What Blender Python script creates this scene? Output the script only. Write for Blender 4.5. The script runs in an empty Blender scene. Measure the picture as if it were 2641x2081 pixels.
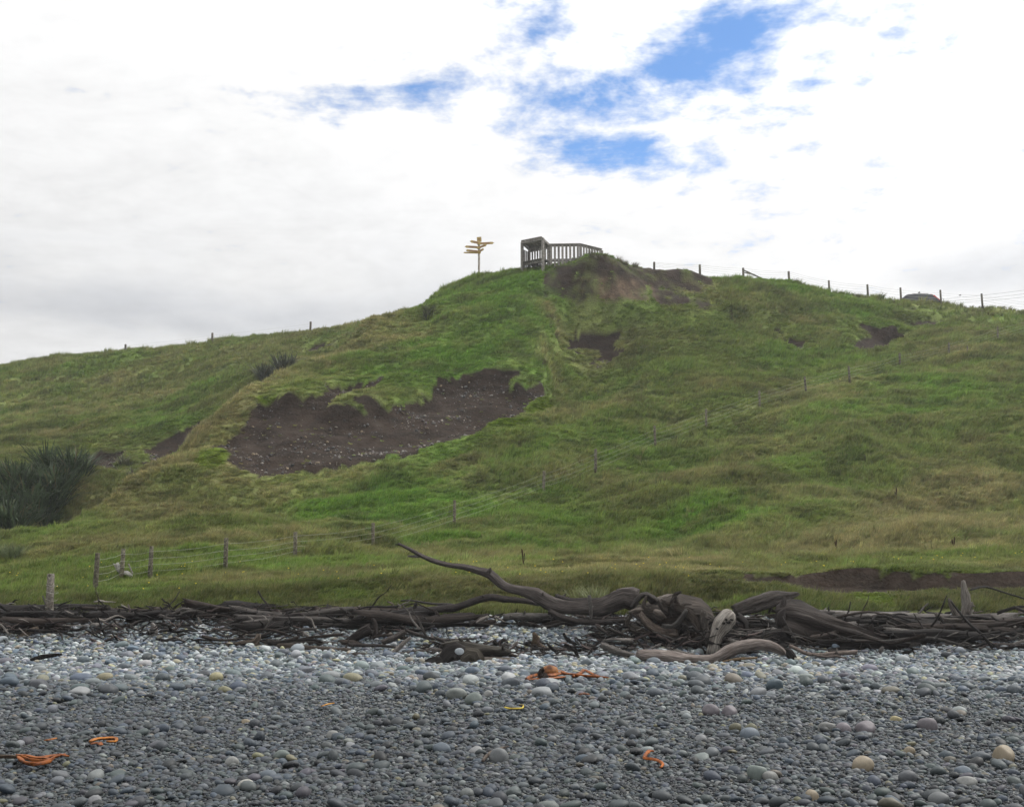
import bpy, bmesh, math, random
import numpy as np
from mathutils import Vector, Matrix, Euler

rng = np.random.default_rng(7)
random.seed(7)
SC = bpy.context.scene
COL = SC.collection
PI = math.pi

# ------------------------------------------------------------------ camera
F, CX, CY = 2380.6, 1084.0, 854.0          # survey of the photograph: focal length and centre (2168 wide)
PITCH = math.radians(9.0)
CAMZ = 1.6
cam_d = bpy.data.cameras.new('camera')
cam_d.sensor_width = 36.0
cam_d.lens = 36.0 * F / 2168.0
cam_d.clip_end = 4000.0
cam = bpy.data.objects.new('camera', cam_d)
COL.objects.link(cam)
cam.location = (0, 0, CAMZ)
cam.rotation_euler = (PI / 2 + PITCH, 0, 0)
SC.camera = cam

SUN_EL, SUN_AZ = math.radians(48), math.radians(62)    # azimuth measured from +Y towards +X

def ray(px, py):
    a = (px - CX) / F
    b = (CY - py) / F
    dy = math.cos(PITCH) - b * math.sin(PITCH)
    dz = math.sin(PITCH) + b * math.cos(PITCH)
    return a / dy, dz / dy

def at(px, py, Y):
    rx, rz = ray(px, py)
    return Vector((rx * Y, Y, CAMZ + rz * Y))

def atz(px, py, z):
    rx, rz = ray(px, py)
    Y = (z - CAMZ) / rz
    return Vector((rx * Y, Y, z))

# ------------------------------------------------------------------ world: sky with broken cloud
world = bpy.data.worlds.new('World')
SC.world = world
world.use_nodes = True
wt = world.node_tree
wt.nodes.clear()

class NT:
    def __init__(self, tree):
        self.t = tree
    def n(self, kind, **kw):
        nd = self.t.nodes.new(kind)
        for k, v in kw.items():
            setattr(nd, k, v)
        return nd
    def put(self, sock, v):
        if v is None:
            return
        if hasattr(v, 'node'):
            self.t.links.new(v, sock)
        else:
            sock.default_value = v
    def m(self, op, a, b=None, c=None, clamp=False):
        nd = self.n('ShaderNodeMath', operation=op)
        nd.use_clamp = clamp
        self.put(nd.inputs[0], a); self.put(nd.inputs[1], b)
        if c is not None:
            self.put(nd.inputs[2], c)
        return nd.outputs[0]
    def vm(self, op, a, b=None, scale=None):
        nd = self.n('ShaderNodeVectorMath', operation=op)
        self.put(nd.inputs[0], a)
        if b is not None: self.put(nd.inputs[1], b)
        if scale is not None: self.put(nd.inputs['Scale'], scale)
        return nd.outputs[0]
    def xyz(self, x, y, z):
        nd = self.n('ShaderNodeCombineXYZ')
        self.put(nd.inputs[0], x); self.put(nd.inputs[1], y); self.put(nd.inputs[2], z)
        return nd.outputs[0]
    def noise(self, vec, scale, detail=4, rough=0.5, dist=0.0, out='Fac', dims='3D'):
        nd = self.n('ShaderNodeTexNoise')
        nd.noise_dimensions = dims
        if vec is not None: self.put(nd.inputs['Vector'], vec)
        self.put(nd.inputs['Scale'], scale); self.put(nd.inputs['Detail'], detail)
        self.put(nd.inputs['Roughness'], rough); self.put(nd.inputs['Distortion'], dist)
        return nd.outputs[out]
    def ramp(self, fac, stops, interp='LINEAR'):
        nd = self.n('ShaderNodeValToRGB')
        nd.color_ramp.interpolation = interp
        el = nd.color_ramp.elements
        while len(el) < len(stops): el.new(0.5)
        for e, (p, c) in zip(el, stops):
            e.position = p
            e.color = c if len(c) == 4 else (*c, 1)
        self.put(nd.inputs[0], fac)
        return nd.outputs[0]
    def mix(self, fac, a, b, blend='MIX'):
        nd = self.n('ShaderNodeMix', data_type='RGBA', blend_type=blend)
        nd.clamp_factor = True
        def c4(v): return v if hasattr(v, 'node') else ((*v, 1) if len(v) == 3 else v)
        self.put(nd.inputs[0], fac); self.put(nd.inputs[6], c4(a)); self.put(nd.inputs[7], c4(b))
        return nd.outputs[2]
    def mapr(self, v, a, b, c=0.0, d=1.0, smooth=False):
        nd = self.n('ShaderNodeMapRange')
        nd.interpolation_type = 'SMOOTHSTEP' if smooth else 'LINEAR'
        for i, q in enumerate((v, a, b, c, d)): self.put(nd.inputs[i], q)
        return nd.outputs[0]

W = NT(wt)
tc = W.n('ShaderNodeTexCoord')
D = tc.outputs['Generated']
sep = W.n('ShaderNodeSeparateXYZ'); W.put(sep.inputs[0], D)
dx, dy, dz = sep.outputs
az = W.m('ARCTAN2', dx, dy)
el = W.m('ARCSINE', dz)
sky = W.n('ShaderNodeTexSky', sky_type='NISHITA')
sky.sun_disc = False
sky.sun_elevation = SUN_EL
sky.sun_rotation = SUN_AZ
sky.air_density = 1.0; sky.dust_density = 0.0; sky.ozone_density = 3.0
# clouds on a flat layer overhead
den = W.m('ADD', W.m('MAXIMUM', dz, 0.0), 0.16)
cx = W.m('DIVIDE', dx, den); cy = W.m('DIVIDE', dy, den)
cp = W.xyz(cx, cy, 0.0)
big = W.noise(cp, 0.55, 1, 0.5, dims='2D')
fib = W.noise(W.vm('MULTIPLY', cp, (1.0, 1.5, 1.0)), 3.2, 6, 0.62, 0.5, dims='2D')
puff = W.noise(cp, 12.0, 4, 0.62, dims='2D')
# the break in the cloud ahead: soft ellipses in azimuth / elevation
def azel(px, py):
    rx, rz = ray(px, py)
    return math.atan2(rx, 1.0), math.asin(rz / math.sqrt(rx * rx + rz * rz + 1))
hole = None
for px, py, sx, sy, tilt, wgt in ((1500, 100, 200, 75, 0.28, 1.0), (1330, 190, 380, 85, 0.12, 0.74), (1290, 320, 200, 55, -0.12, 0.74),
                                  (900, 205, 380, 48, 0.10, 0.56), (1180, 60, 220, 75, -0.3, 0.62), (1700, 190, 220, 60, 0.1, 0.42), (1400, 345, 90, 40, 0.1, .6), (690, 255, 60, 40, 0, .45)):
    a0, e0 = azel(px, py)
    da = W.m('SUBTRACT', az, a0); de = W.m('SUBTRACT', el, e0)
    c, s = math.cos(tilt), math.sin(tilt)
    u = W.m('ADD', W.m('MULTIPLY', da, c), W.m('MULTIPLY', de, s))
    v = W.m('SUBTRACT', W.m('MULTIPLY', de, c), W.m('MULTIPLY', da, s))
    r2 = W.m('ADD', W.m('POWER', W.m('ABSOLUTE', W.m('MULTIPLY', u, F / sx)), 2.0),
             W.m('POWER', W.m('ABSOLUTE', W.m('MULTIPLY', v, F / sy)), 2.0))
    g = W.m('MULTIPLY', W.m('EXPONENT', W.m('MULTIPLY', r2, -0.75)), wgt)
    hole = g if hole is None else W.m('MAXIMUM', hole, g)
n1 = W.m('ADD', W.m('MULTIPLY', fib, 0.50), W.m('MULTIPLY', puff, 0.50))
cov = W.m('ADD', W.m('MULTIPLY', W.m('SUBTRACT', n1, 0.5), 2.5), W.m('MULTIPLY', W.m('SUBTRACT', big, 0.5), 0.5))
cov = W.m('ADD', W.m('ADD', cov, 0.51), W.mapr(dz, 0.26, 0.12, 0.0, 0.5))
cov = W.m('SUBTRACT', cov, W.m('MULTIPLY', hole, 1.10))
mask = W.mapr(cov, -0.52, 0.26, 0, 1, True)
# cloud brightness rises from the horizon to the zenith as under thin overcast; thicker clumps are greyer
sdv = W.n('ShaderNodeVectorMath', operation='DOT_PRODUCT'); W.put(sdv.inputs[0], D)
sdv.inputs[1].default_value = (math.cos(SUN_EL) * math.sin(SUN_AZ), math.cos(SUN_EL) * math.cos(SUN_AZ), math.sin(SUN_EL))
sd_ = W.m('MAXIMUM', sdv.outputs['Value'], 0.0)
dz2 = W.m('MULTIPLY', dz, dz)
lum = W.m('ADD', W.m('ADD', 0.72, W.m('MULTIPLY', W.m('MULTIPLY', sd_, sd_), 0.38)), W.m('ADD', W.m('MULTIPLY', dz2, 0.75), W.m('MULTIPLY', W.m('MULTIPLY', dz2, dz2), 0.8)))
dk = W.noise(cp, 0.95, 3, 0.5, dims='2D')
bank = None                                 # grey cloud banks low over the land, left and right
for px, py, sx, sy, wgt in ((280, 640, 330, 75, 1.0), (40, 560, 400, 150, 0.6), (2060, 560, 230, 60, 0.9), (1400, 487, 190, 26, 0.55), (820, 450, 420, 60, 0.35)):
    a0, e0 = azel(px, py)
    r2 = W.m('ADD', W.m('POWER', W.m('ABSOLUTE', W.m('MULTIPLY', W.m('SUBTRACT', az, a0), F / sx)), 2.0), W.m('POWER', W.m('ABSOLUTE', W.m('MULTIPLY', W.m('SUBTRACT', el, e0), F / sy)), 2.0))
    g = W.m('MULTIPLY', W.m('EXPONENT', W.m('MULTIPLY', r2, -0.8)), wgt)
    bank = g if bank is None else W.m('MAXIMUM', bank, g)
dkm = W.mapr(W.m('ADD', W.m('ADD', dk, W.m('MULTIPLY', bank, 0.40)), W.m('MULTIPLY', W.m('SUBTRACT', fib, 0.5), 0.22)), 0.52, 0.82, 0.0, 1.0, True)
low = W.mapr(dz, 0.14, 0.32, 1.0, 0.05, True)
shade = W.m('SUBTRACT', 1.06, W.m('MULTIPLY', W.m('MULTIPLY', dkm, low), 0.52))
fine = W.mapr(W.m('ADD', W.m('MULTIPLY', fib, .6), W.m('MULTIPLY', puff, .4)), 0.34, 0.60, 0.95, 1.06)
cl = W.m('MULTIPLY', W.m('MULTIPLY', lum, shade), fine)
tint = W.mix(W.m('MULTIPLY', dkm, low), (1.0, 1.0, 1.0), (0.93, 0.97, 1.05))
cloud = W.vm('SCALE', tint, None, cl)
bg_s = W.n('ShaderNodeBackground'); W.put(bg_s.inputs[0], W.mix(1.0, sky.outputs[0], (0.80, 0.97, 1.12), 'MULTIPLY')); bg_s.inputs[1].default_value = 0.15
bg_c = W.n('ShaderNodeBackground'); W.put(bg_c.inputs[0], cloud); bg_c.inputs[1].default_value = 1.0
mx = W.n('ShaderNodeMixShader'); W.put(mx.inputs[0], mask)
wt.links.new(bg_s.outputs[0], mx.inputs[1]); wt.links.new(bg_c.outputs[0], mx.inputs[2])
wo = W.n('ShaderNodeOutputWorld'); wt.links.new(mx.outputs[0], wo.inputs[0])

world.cycles.sampling_method = 'NONE'      # nearly even sky: found by the surfaces' own rays

# ------------------------------------------------------------------ sun behind thin cloud
sun_d = bpy.data.lights.new('sun', 'SUN')
sun_d.energy = 2.7
sun_d.angle = math.radians(9)
sun_d.color = (1.0, 0.96, 0.90)
sun = bpy.data.objects.new('sun', sun_d)
COL.objects.link(sun)
sv = Vector((math.cos(SUN_EL) * math.sin(SUN_AZ), math.cos(SUN_EL) * math.cos(SUN_AZ), math.sin(SUN_EL)))
sun.rotation_euler = sv.to_track_quat('Z', 'Y').to_euler()
SC.view_settings.view_transform = 'Standard'
SC.view_settings.look = 'None'
SC.view_settings.gamma = 1.0
SC.view_settings.exposure = 0.0
SC.view_settings.use_curve_mapping = False
SC.cycles.max_bounces = 4
SC.cycles.diffuse_bounces = 2
SC.cycles.transparent_max_bounces = 4

# ------------------------------------------------------------------ helpers
def link(o, parent=None):
    COL.objects.link(o)
    if parent is not None:
        o.parent = parent
    return o

def tag(o, label=None, cat=None, group=None, kind=None):
    if label: o['label'] = label
    if cat: o['category'] = cat
    if group: o['group'] = group
    if kind: o['kind'] = kind
    return o

def empty(name, loc=(0, 0, 0), rz=0.0):
    o = bpy.data.objects.new(name, None)
    o.empty_display_size = 0.2
    o.location = loc
    o.rotation_euler = (0, 0, rz)
    COL.objects.link(o)
    return o

def mesh_np(name, verts, faces, smooth=True):
    me = bpy.data.meshes.new(name)
    me.from_pydata([tuple(v) for v in verts], [], [tuple(f) for f in faces])
    if smooth:
        me.polygons.foreach_set('use_smooth', [True] * len(me.polygons))
    me.update()
    return me

def fast_mesh(name, verts, tris_or_quads, smooth=True):
    """verts (n,3), faces (m,k) with equal k"""
    me = bpy.data.meshes.new(name)
    verts = np.asarray(verts, dtype=np.float32); fc = np.asarray(tris_or_quads, dtype=np.int32)
    m, k = fc.shape
    me.vertices.add(len(verts)); me.vertices.foreach_set('co', verts.ravel())
    me.loops.add(m * k); me.loops.foreach_set('vertex_index', fc.ravel())
    me.polygons.add(m)
    me.polygons.foreach_set('loop_start', np.arange(0, m * k, k, dtype=np.int32))
    me.polygons.foreach_set('use_smooth', np.full(m, smooth))
    me.update(calc_edges=True)
    return me

def attr(me, name, typ, data, dom='POINT'):
    a = me.attributes.new(name, typ, dom)
    key = {'FLOAT': 'value', 'INT': 'value', 'FLOAT_VECTOR': 'vector', 'FLOAT_COLOR': 'color'}[typ]
    a.data.foreach_set(key, np.ascontiguousarray(data).ravel())

def obj(name, me, mat, parent=None):
    o = bpy.data.objects.new(name, me)
    if mat is not None and not me.materials:
        me.materials.append(mat)
    return link(o, parent)

def smooth01(a, b, x):
    t = np.clip((x - a) / (b - a), 0, 1)
    return t * t * (3 - 2 * t)

_tab = np.random.default_rng(3).uniform(-1, 1, (24, 257, 257))
_tab[:, 256, :] = _tab[:, 0, :]; _tab[:, :, 256] = _tab[:, :, 0]
def vn(x, y, seed=0):
    t = _tab[seed % 24]
    xi = np.floor(x).astype(int); yi = np.floor(y).astype(int)
    fx = x - xi; fy = y - yi
    fx = fx * fx * fx * (fx * (fx * 6 - 15) + 10); fy = fy * fy * fy * (fy * (fy * 6 - 15) + 10)
    xi &= 255; yi &= 255
    a = t[yi, xi]; b = t[yi, xi + 1]; c = t[yi + 1, xi]; d = t[yi + 1, xi + 1]
    return (a * (1 - fx) + b * fx) * (1 - fy) + (c * (1 - fx) + d * fx) * fy
def fbm(x, y, seed=0, oct=4, gain=0.5):
    s = 0; a = 1.0; n = 0.0; f = 1.0
    for i in range(oct):
        s = s + a * vn(x * f + 17.3 * i, y * f - 9.1 * i, seed + i); n += a
        a *= gain; f *= 2.03
    return s / n

# ------------------------------------------------------------------ terrain
ctrl = []
def cp_(*pts):
    for px, py, Y in pts:
        v = at(px, py, Y); ctrl.append((v.x, v.y, v.z))
# plateau edge, right of the lookout
RIDGE = [(1240, 550, 74), (1275, 549, 74.5), (1320, 553, 75.5), (1385, 572, 77.5), (1450, 573, 78.5), (1500, 587, 79), (1570, 594, 80),
         (1690, 604, 82), (1750, 623, 83), (1830, 631, 85), (1900, 643, 86), (2000, 650, 87), (2080, 659, 88), (2168, 671, 89), (2320, 690, 90), (2600, 700, 91)]
cp_(*RIDGE)
# far left brow
cp_((0, 781, 108), (160, 751, 106), (260, 743, 104), (450, 727, 101), (580, 711, 98.5), (660, 701, 97), (780, 691, 95), (-200, 800, 110), (-500, 820, 112))
for X, Y, z in ((-50, 125, 22.6), (-25, 118, 23.2), (-5, 105, 23.6), (5, 95, 23.6), (15, 100, 23.4), (30, 105, 23.3), (50, 110, 23), (0, 140, 23.4), (-60, 180, 23), (60, 180, 23), (0, 190, 23), (90, 120, 22.5), (-100, 150, 22.5)):
    ctrl.append((X, Y, z))
for px, py, Y in RIDGE[:-1]:
    v = at(px, py, Y)
    for k, q in ((5.0, -0.25), (11.0, -0.15)):
        ctrl.append((v.x * (Y + k) / Y, Y + k, v.z + q))
for px, py, Y in ((0, 781, 108), (260, 743, 104), (450, 727, 101), (660, 701, 97), (780, 691, 95)):
    v = at(px, py, Y); ctrl.append((v.x * (Y + 6) / Y, Y + 6, v.z - 0.1))
for px, py, Y in ((1107, 575, 75.7), (1160, 562, 75.2)):
    v = at(px, py, Y); ctrl.append((v.x, Y + 4, v.z + 0.25))
v = at(1014, 583, 79.5); ctrl.append((v.x, 84.5, v.z - 0.1))
# the spur: its left edge runs down from the signpost
cp_((1014, 583, 79.5), (1060, 577, 79), (950, 608, 77.5), (850, 657, 73), (780, 692, 70), (640, 768, 64.5), (530, 838, 60), (420, 913, 56.5),
    (310, 1013, 52), (270, 1043, 50.5), (200, 1085, 48.3), (100, 1135, 46), (0, 1168, 44), (-200, 1195, 41), (-500, 1210, 39))
cp_((1107, 575, 75.7), (1160, 562, 75.2), (1050, 607, 73.8), (980, 645, 71.6), (900, 695, 69), (1150, 605, 73), (1100, 650, 70.8), (1000, 720, 67.3), (850, 740, 66),
    (1140, 700, 68.3), (1100, 770, 64.6), (900, 770, 64.2), (700, 790, 62.4), (800, 790, 63))
cp_((600, 850, 58.7), (800, 850, 59.8), (1000, 830, 61.3), (1130, 820, 62.3), (500, 930, 55.3), (700, 950, 55.3), (900, 930, 57), (1100, 870, 60), (520, 1000, 52),
    (700, 1000, 52.8), (900, 970, 54.5))
cp_((300, 1080, 48.5), (500, 1060, 49.5), (700, 1050, 50), (900, 1040, 50.8), (1100, 1000, 53), (1300, 950, 56), (1500, 900, 59.5), (1700, 850, 63), (1900, 800, 67),
    (2100, 745, 72), (2168, 730, 73.5))
# hollow right of the spur
cp_((1215, 650, 73.5), (1270, 645, 73.7), (1300, 700, 71.6), (1250, 760, 68.5), (1205, 800, 65.5), (1400, 645, 75), (1500, 700, 72.5), (1600, 650, 76.5), (1700, 700, 74.5), (1800, 700, 76),
    (1900, 680, 80), (2000, 700, 78.5), (2100, 690, 82), (1400, 780, 66.8), (1600, 780, 67.8), (1800, 760, 70.5), (1300, 860, 60.8), (1500, 830, 63.7))
cp_((1300, 1050, 49.5), (1500, 1000, 52.5), (1700, 950, 56), (1900, 900, 59.5), (2100, 840, 63.5), (2168, 820, 65), (1500, 1100, 46.5), (1700, 1050, 49.5), (1900, 1000, 53),
    (2100, 950, 56.5), (2168, 940, 57), (1300, 1120, 45.5), (1100, 1110, 45.5), (900, 1130, 44.5), (700, 1120, 45), (500, 1130, 44), (300, 1150, 42.5), (100, 1190, 40), (0, 1200, 39),
    (1700, 1110, 45), (1900, 1100, 46.5), (2100, 1080, 48.5), (2500, 730, 73.5), (2500, 820, 65), (2500, 940, 57), (2500, 1080, 48.5))
# terrace and edge of the bank
cp_((0, 1235, 34), (200, 1215, 36), (500, 1200, 37.5), (800, 1183, 39.5), (1100, 1173, 40.5), (1400, 1165, 41), (1700, 1163, 41), (2000, 1165, 41), (2168, 1162, 41.5), (2500, 1160, 41.5), (-300, 1240, 34))
BANK = [(-400, 1265, 30.5), (0, 1262, 30.5), (200, 1252, 31), (500, 1238, 31.5), (800, 1224, 32), (1100, 1214, 32), (1400, 1207, 32), (1700, 1209, 31.5), (2168, 1207, 31), (2500, 1205, 31)]
cp_(*BANK)
for px, py, Y in BANK:
    v = at(px, py, Y); ctrl.append((v.x, 25.0, v.z - 0.1))
# gully and hillside left of the spur
cp_((580, 785, 79), (420, 893, 73.5), (300, 975, 67), (150, 1010, 60), (0, 1010, 60), (0, 1130, 51), (0, 900, 78), (0, 840, 92), (200, 850, 86), (430, 830, 81),
    (440, 765, 92), (600, 735, 90), (700, 728, 86), (200, 950, 71), (-300, 1010, 60), (-300, 900, 80))
for px, py, Y, dzz in ((530, 838, 64, -2.7), (420, 913, 60.8, -2.5), (310, 1013, 56, -1.9), (640, 768, 68.5, -2.7), (780, 692, 75, -1.9), (200, 1085, 52, -1.1), (850, 657, 79, -1.5)):
    v = at(px, py, Y); ctrl.append((v.x, v.y, v.z + dzz))
ctrl = np.array(ctrl)

def tps_fit(P, lam):
    n = len(P)
    d2 = ((P[:, None, :2] - P[None, :, :2]) ** 2).sum(-1)
    K = 0.5 * d2 * np.log(d2 + 1e-9) + lam * np.eye(n)
    Q = np.c_[np.ones(n), P[:, :2]]
    A = np.block([[K, Q], [Q.T, np.zeros((3, 3))]])
    return np.linalg.solve(A, np.r_[P[:, 2], 0, 0, 0])
_S = 20.0
Pn = ctrl.copy(); Pn[:, :2] /= _S
TW = tps_fit(Pn, 0.004)
def tps(x, y):
    x = x / _S; y = y / _S
    out = TW[-3] + TW[-2] * x + TW[-1] * y
    for i in range(len(Pn)):
        d2 = (x - Pn[i, 0]) ** 2 + (y - Pn[i, 1]) ** 2
        out = out + TW[i] * 0.5 * d2 * np.log(d2 + 1e-9)
    return out

def axis(segs):
    out = []
    for a, b, st in segs:
        n = max(1, int(round((b - a) / st)))
        out += list(np.linspace(a, b, n, endpoint=False))
    out.append(segs[-1][1])
    return np.array(out)
XS = axis([(-900, -300, 100), (-300, -90, 15), (-90, -52, 1.5), (-52, 44, 0.2), (44, 80, 1.5), (80, 300, 15), (300, 900, 100)])
YS = axis([(-60, 0, 5), (0, 20, 0.5), (20, 27, 0.25), (27, 47, 0.16), (47, 82, 0.19), (82, 110, 0.3), (110, 140, 2), (140, 300, 16), (300, 1500, 100)])
GX, GY = np.meshgrid(XS, YS)

def beach_z(x, y):
    z = smooth01(21.5, 29, y) * 0.9
    z = z + 0.05 * fbm(x / 2.3, y / 1.8, 5, 3) * smooth01(3, 8, y)
    z = z + 0.10 * smooth01(12.5, 15.5, y + 0.8 * vn(x / 4, y / 9, 3)) - 0.10 * smooth01(16, 21, y)
    z = z - 0.09 * np.clip(6 - y, 0, 60)
    return z

hx = np.clip(GX, -75, 75); hy = np.clip(GY, 20, 195)
HZ = tps(hx, hy)
HZ = np.where(GY > 112, HZ * (1 - smooth01(112, 135, GY)) + 23.2 * smooth01(112, 135, GY), HZ)
HZ = np.minimum(HZ, 24.6)
# creep terraces, hummocks
amp = smooth01(29.5, 43, GY) * 0.65 + 0.35
amp = amp * (1 - 0.45 * smooth01(95, 112, GY))
w = 1.2 * vn(GX / 7, GY / 7, 9)
rel = 0.95 * fbm(GX / 9 + 3, GY / 7, 0, 3) * (1 - .6 * smooth01(70, 76, GY)) + 0.46 * fbm((GX + w) / 4.2, (GY - 0.35 * GX + w) / 1.5, 4, 3) + 0.22 * fbm(GX / 1.3, GY / 0.9, 8, 3)
rel = rel + 0.34 * np.abs(vn((GX + w) / 5.5, (GY - 0.2 * GX) / 1.25, 13)) + 0.08 * fbm(GX / .45, GY / .4, 15, 2)
keep = np.exp(-((GX - 3.3) ** 2 / 12 + (GY - 76.2) ** 2 / 7))                # level ground under the lookout
HZ = HZ + rel * amp * 0.80 * (1 - 0.85 * keep) - 0.22 * smooth01(60, 70, GY)
bw = 0.45 * vn(GX / 2.2, GX * 0 + 3.3, 2) + 0.2 * vn(GX / .7, GX * 0 + 8.3, 2)
right = smooth01(4, 9, GX)
s_bank = 0.12 * smooth01(27.0, 28.2, GY + bw) + 0.76 * smooth01(28.0, 29.7, GY + bw) + 0.12 * smooth01(29.5, 31, GY + bw)
s_step = 0.52 * smooth01(26.9, 30.1, GY + bw) + 0.48 * smooth01(30.25, 30.45, GY + 0.5 * bw)
s_bank = s_bank * (1 - right) + s_step * right
BZ = beach_z(GX, GY)
Z = BZ * (1 - s_bank) + HZ * s_bank

def lookup(A, x, y):
    x = np.atleast_1d(np.asarray(x, float)); y = np.atleast_1d(np.asarray(y, float))
    i = np.clip(np.searchsorted(XS, x) - 1, 0, len(XS) - 2); j = np.clip(np.searchsorted(YS, y) - 1, 0, len(YS) - 2)
    fx = np.clip((x - XS[i]) / (XS[i + 1] - XS[i]), 0, 1); fy = np.clip((y - YS[j]) / (YS[j + 1] - YS[j]), 0, 1)
    return (A[j, i] * (1 - fx) + A[j, i + 1] * fx) * (1 - fy) + (A[j + 1, i] * (1 - fx) + A[j + 1, i + 1] * fx) * fy
def gz(x, y):
    return float(lookup(Z, x, y)[0])
def cast(px, py, ymin=5.0, ymax=118.0):
    """ground point seen at a survey position (first hit beyond ymin)"""
    rx, rz = ray(px, py)
    Yv = np.arange(ymin, ymax, 0.05)
    g = lookup(Z, rx * Yv, Yv) - (CAMZ + rz * Yv)
    k = np.nonzero(g > 0)[0]
    if len(k) == 0:
        k = [int(np.argmax(g))]
    Y = Yv[k[0]]
    return Vector((rx * Y, Y, gz(rx * Y, Y)))

def z1(pts): return [(944 + .2650 * a, 467.9 + .2650 * b) for a, b in pts]
def z2(pts): return [(1518.6 + .2995 * a, 525.4 + .2995 * b) for a, b in pts]
def z3(pts): return [(.3408 * a, 656.7 + .3408 * b) for a, b in pts]
def z4(pts): return [(369.4 + .4544 * a, 738.8 + .4544 * b) for a, b in pts]

def inpoly(poly, x, y):
    r = np.zeros(x.shape, bool); n = len(poly)
    for i in range(n):
        x0, y0 = poly[i]; x1, y1 = poly[(i + 1) % n]
        if y0 == y1: continue
        c = ((y0 > y) != (y1 > y)) & (x < (x1 - x0) * (y - y0) / (y1 - y0) + x0)
        r ^= c
    return r

def footprint(pix, ymin=5.0, ymax=118.0):
    return [tuple(cast(px, py, ymin, ymax)[:2]) for px, py in pix]

WXn = GX + 0.30 * fbm(GX / 1.1, GY / 1.1, 2, 3); WYn = GY + 0.30 * fbm(GX / 1.0, GY / 1.0, 6, 3)
def region(pix, ymin=5.0, ymax=118.0):
    return inpoly(footprint(pix, ymin, ymax), WXn, WYn)

MAIN = z4([(165, 450), (240, 390), (330, 320), (340, 272), (385, 232), (430, 200), (510, 232), (560, 215), (640, 200), (720, 180), (700, 145), (760, 150), (850, 146), (975, 135), (935, 165), (870, 188),
           (760, 212), (690, 250), (760, 287), (900, 268), (1000, 257), (1090, 222), (1185, 200), (1200, 160), (1260, 130), (1360, 115), (1440, 110), (1530, 88), (1560, 120), (1580, 150), (1625, 178), (1735, 192),
           (1700, 262), (1640, 292), (1600, 322), (1490, 348), (1400, 400), (1250, 432), (1100, 490), (900, 532), (620, 577), (400, 592), (300, 572), (270, 540), (230, 500)])
UPPER = z1([(760, 560), (830, 480), (950, 440), (1050, 400), (1230, 380), (1400, 365), (1700, 400), (2000, 420), (2080, 480), (2090, 590), (2000, 625), (1750, 595), (1650, 625), (1480, 655), (1300, 645), (1100, 635), (900, 660), (800, 650)])
CLAY = z1([(1205, 425), (1330, 410), (1420, 400), (1560, 420), (1680, 500), (1650, 640), (1480, 665), (1300, 650), (1210, 600)])
MID = z1([(970, 935), (1020, 905), (1090, 930), (1190, 925), (1250, 885), (1330, 880), (1420, 905), (1390, 960), (1330, 1000), (1450, 1050), (1370, 1075), (1330, 1120), (1200, 1185), (1150, 1130), (1060, 1165), (1000, 1120), (1030, 1050), (960, 1010)])
GUL = z3([(900, 850), (1000, 790), (1100, 740), (1240, 682), (1340, 640), (1320, 700), (1200, 790), (1100, 870), (1000, 960), (880, 965), (920, 900)])
GUL2 = z3([(530, 882), (640, 882), (780, 852), (720, 940), (740, 990), (640, 980), (560, 950)])
GUL3 = z3([(1850, 252), (1950, 200), (2040, 188), (2080, 215), (1990, 245), (1920, 268)])
HOLES = [z2([(350, 592), (410, 586), (470, 612), (460, 632), (400, 625)]), z2([(500, 672), (560, 680), (610, 715), (570, 722), (520, 700)]),
         z2([(985, 705), (1010, 660), (1080, 628), (1180, 632), (1215, 665), (1180, 700), (1080, 722)]), z2([(1230, 610), (1290, 605), (1325, 635), (1290, 660), (1240, 650)]),
         z2([(1310, 548), (1400, 535), (1560, 532), (1570, 550), (1420, 565)])]
soil = np.zeros(GX.shape); clay = np.zeros(GX.shape); moss = np.zeros(GX.shape)
scree = np.zeros(GX.shape)

def run_up(mask, sign):
    """distance along Y from each cell to the edge of the mask, looking uphill (sign 1) or downhill (-1)"""
    d = np.full(mask.shape, 0.0)
    rows = range(mask.shape[0] - 2, -1, -1) if sign > 0 else range(1, mask.shape[0])
    for j in rows:
        k = j + 1 if sign > 0 else j - 1
        st = abs(YS[k] - YS[j])
        d[j] = np.where(mask[j], d[k] + st, 0.0)
    return d
def carve(mask, depth, wu, wd):
    global Z
    du = run_up(mask, 1); dd = run_up(mask, -1)
    dep = depth * smooth01(0, wu, du) * smooth01(0, wd, dd)
    for _ in range(2):                                     # round the rim off sideways
        q = np.pad(dep, ((0, 0), (2, 2)), mode='edge'); dep = (q[:, :-4] + 2 * q[:, 1:-3] + 3 * q[:, 2:-2] + 2 * q[:, 3:-1] + q[:, 4:]) / 9
    Z = Z - dep
# the hollow right of the spur drops off sharply from the spur's edge
hp = [tuple(cast(px, py, 55, 80)[:2]) for px, py in ((1205, 600), (1172, 645), (1156, 700), (1148, 760), (1150, 800), (1165, 850))]
hp = sorted(hp, key=lambda q: q[1])
ex_ = np.interp(GY, [q[1] for q in hp], [q[0] for q in hp])
dxh = GX - ex_ + 0.35 * fbm(GX / .9, GY / .9, 3, 3)
HOL = smooth01(-.15, .55, dxh) * (1 - smooth01(2.0, 9.0, dxh)) * smooth01(hp[0][1] - 1, hp[0][1] + 3.5, GY) * (1 - smooth01(hp[-1][1] - 1.5, hp[-1][1] + .3, GY))
Z = Z - 1.7 * HOL
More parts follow.
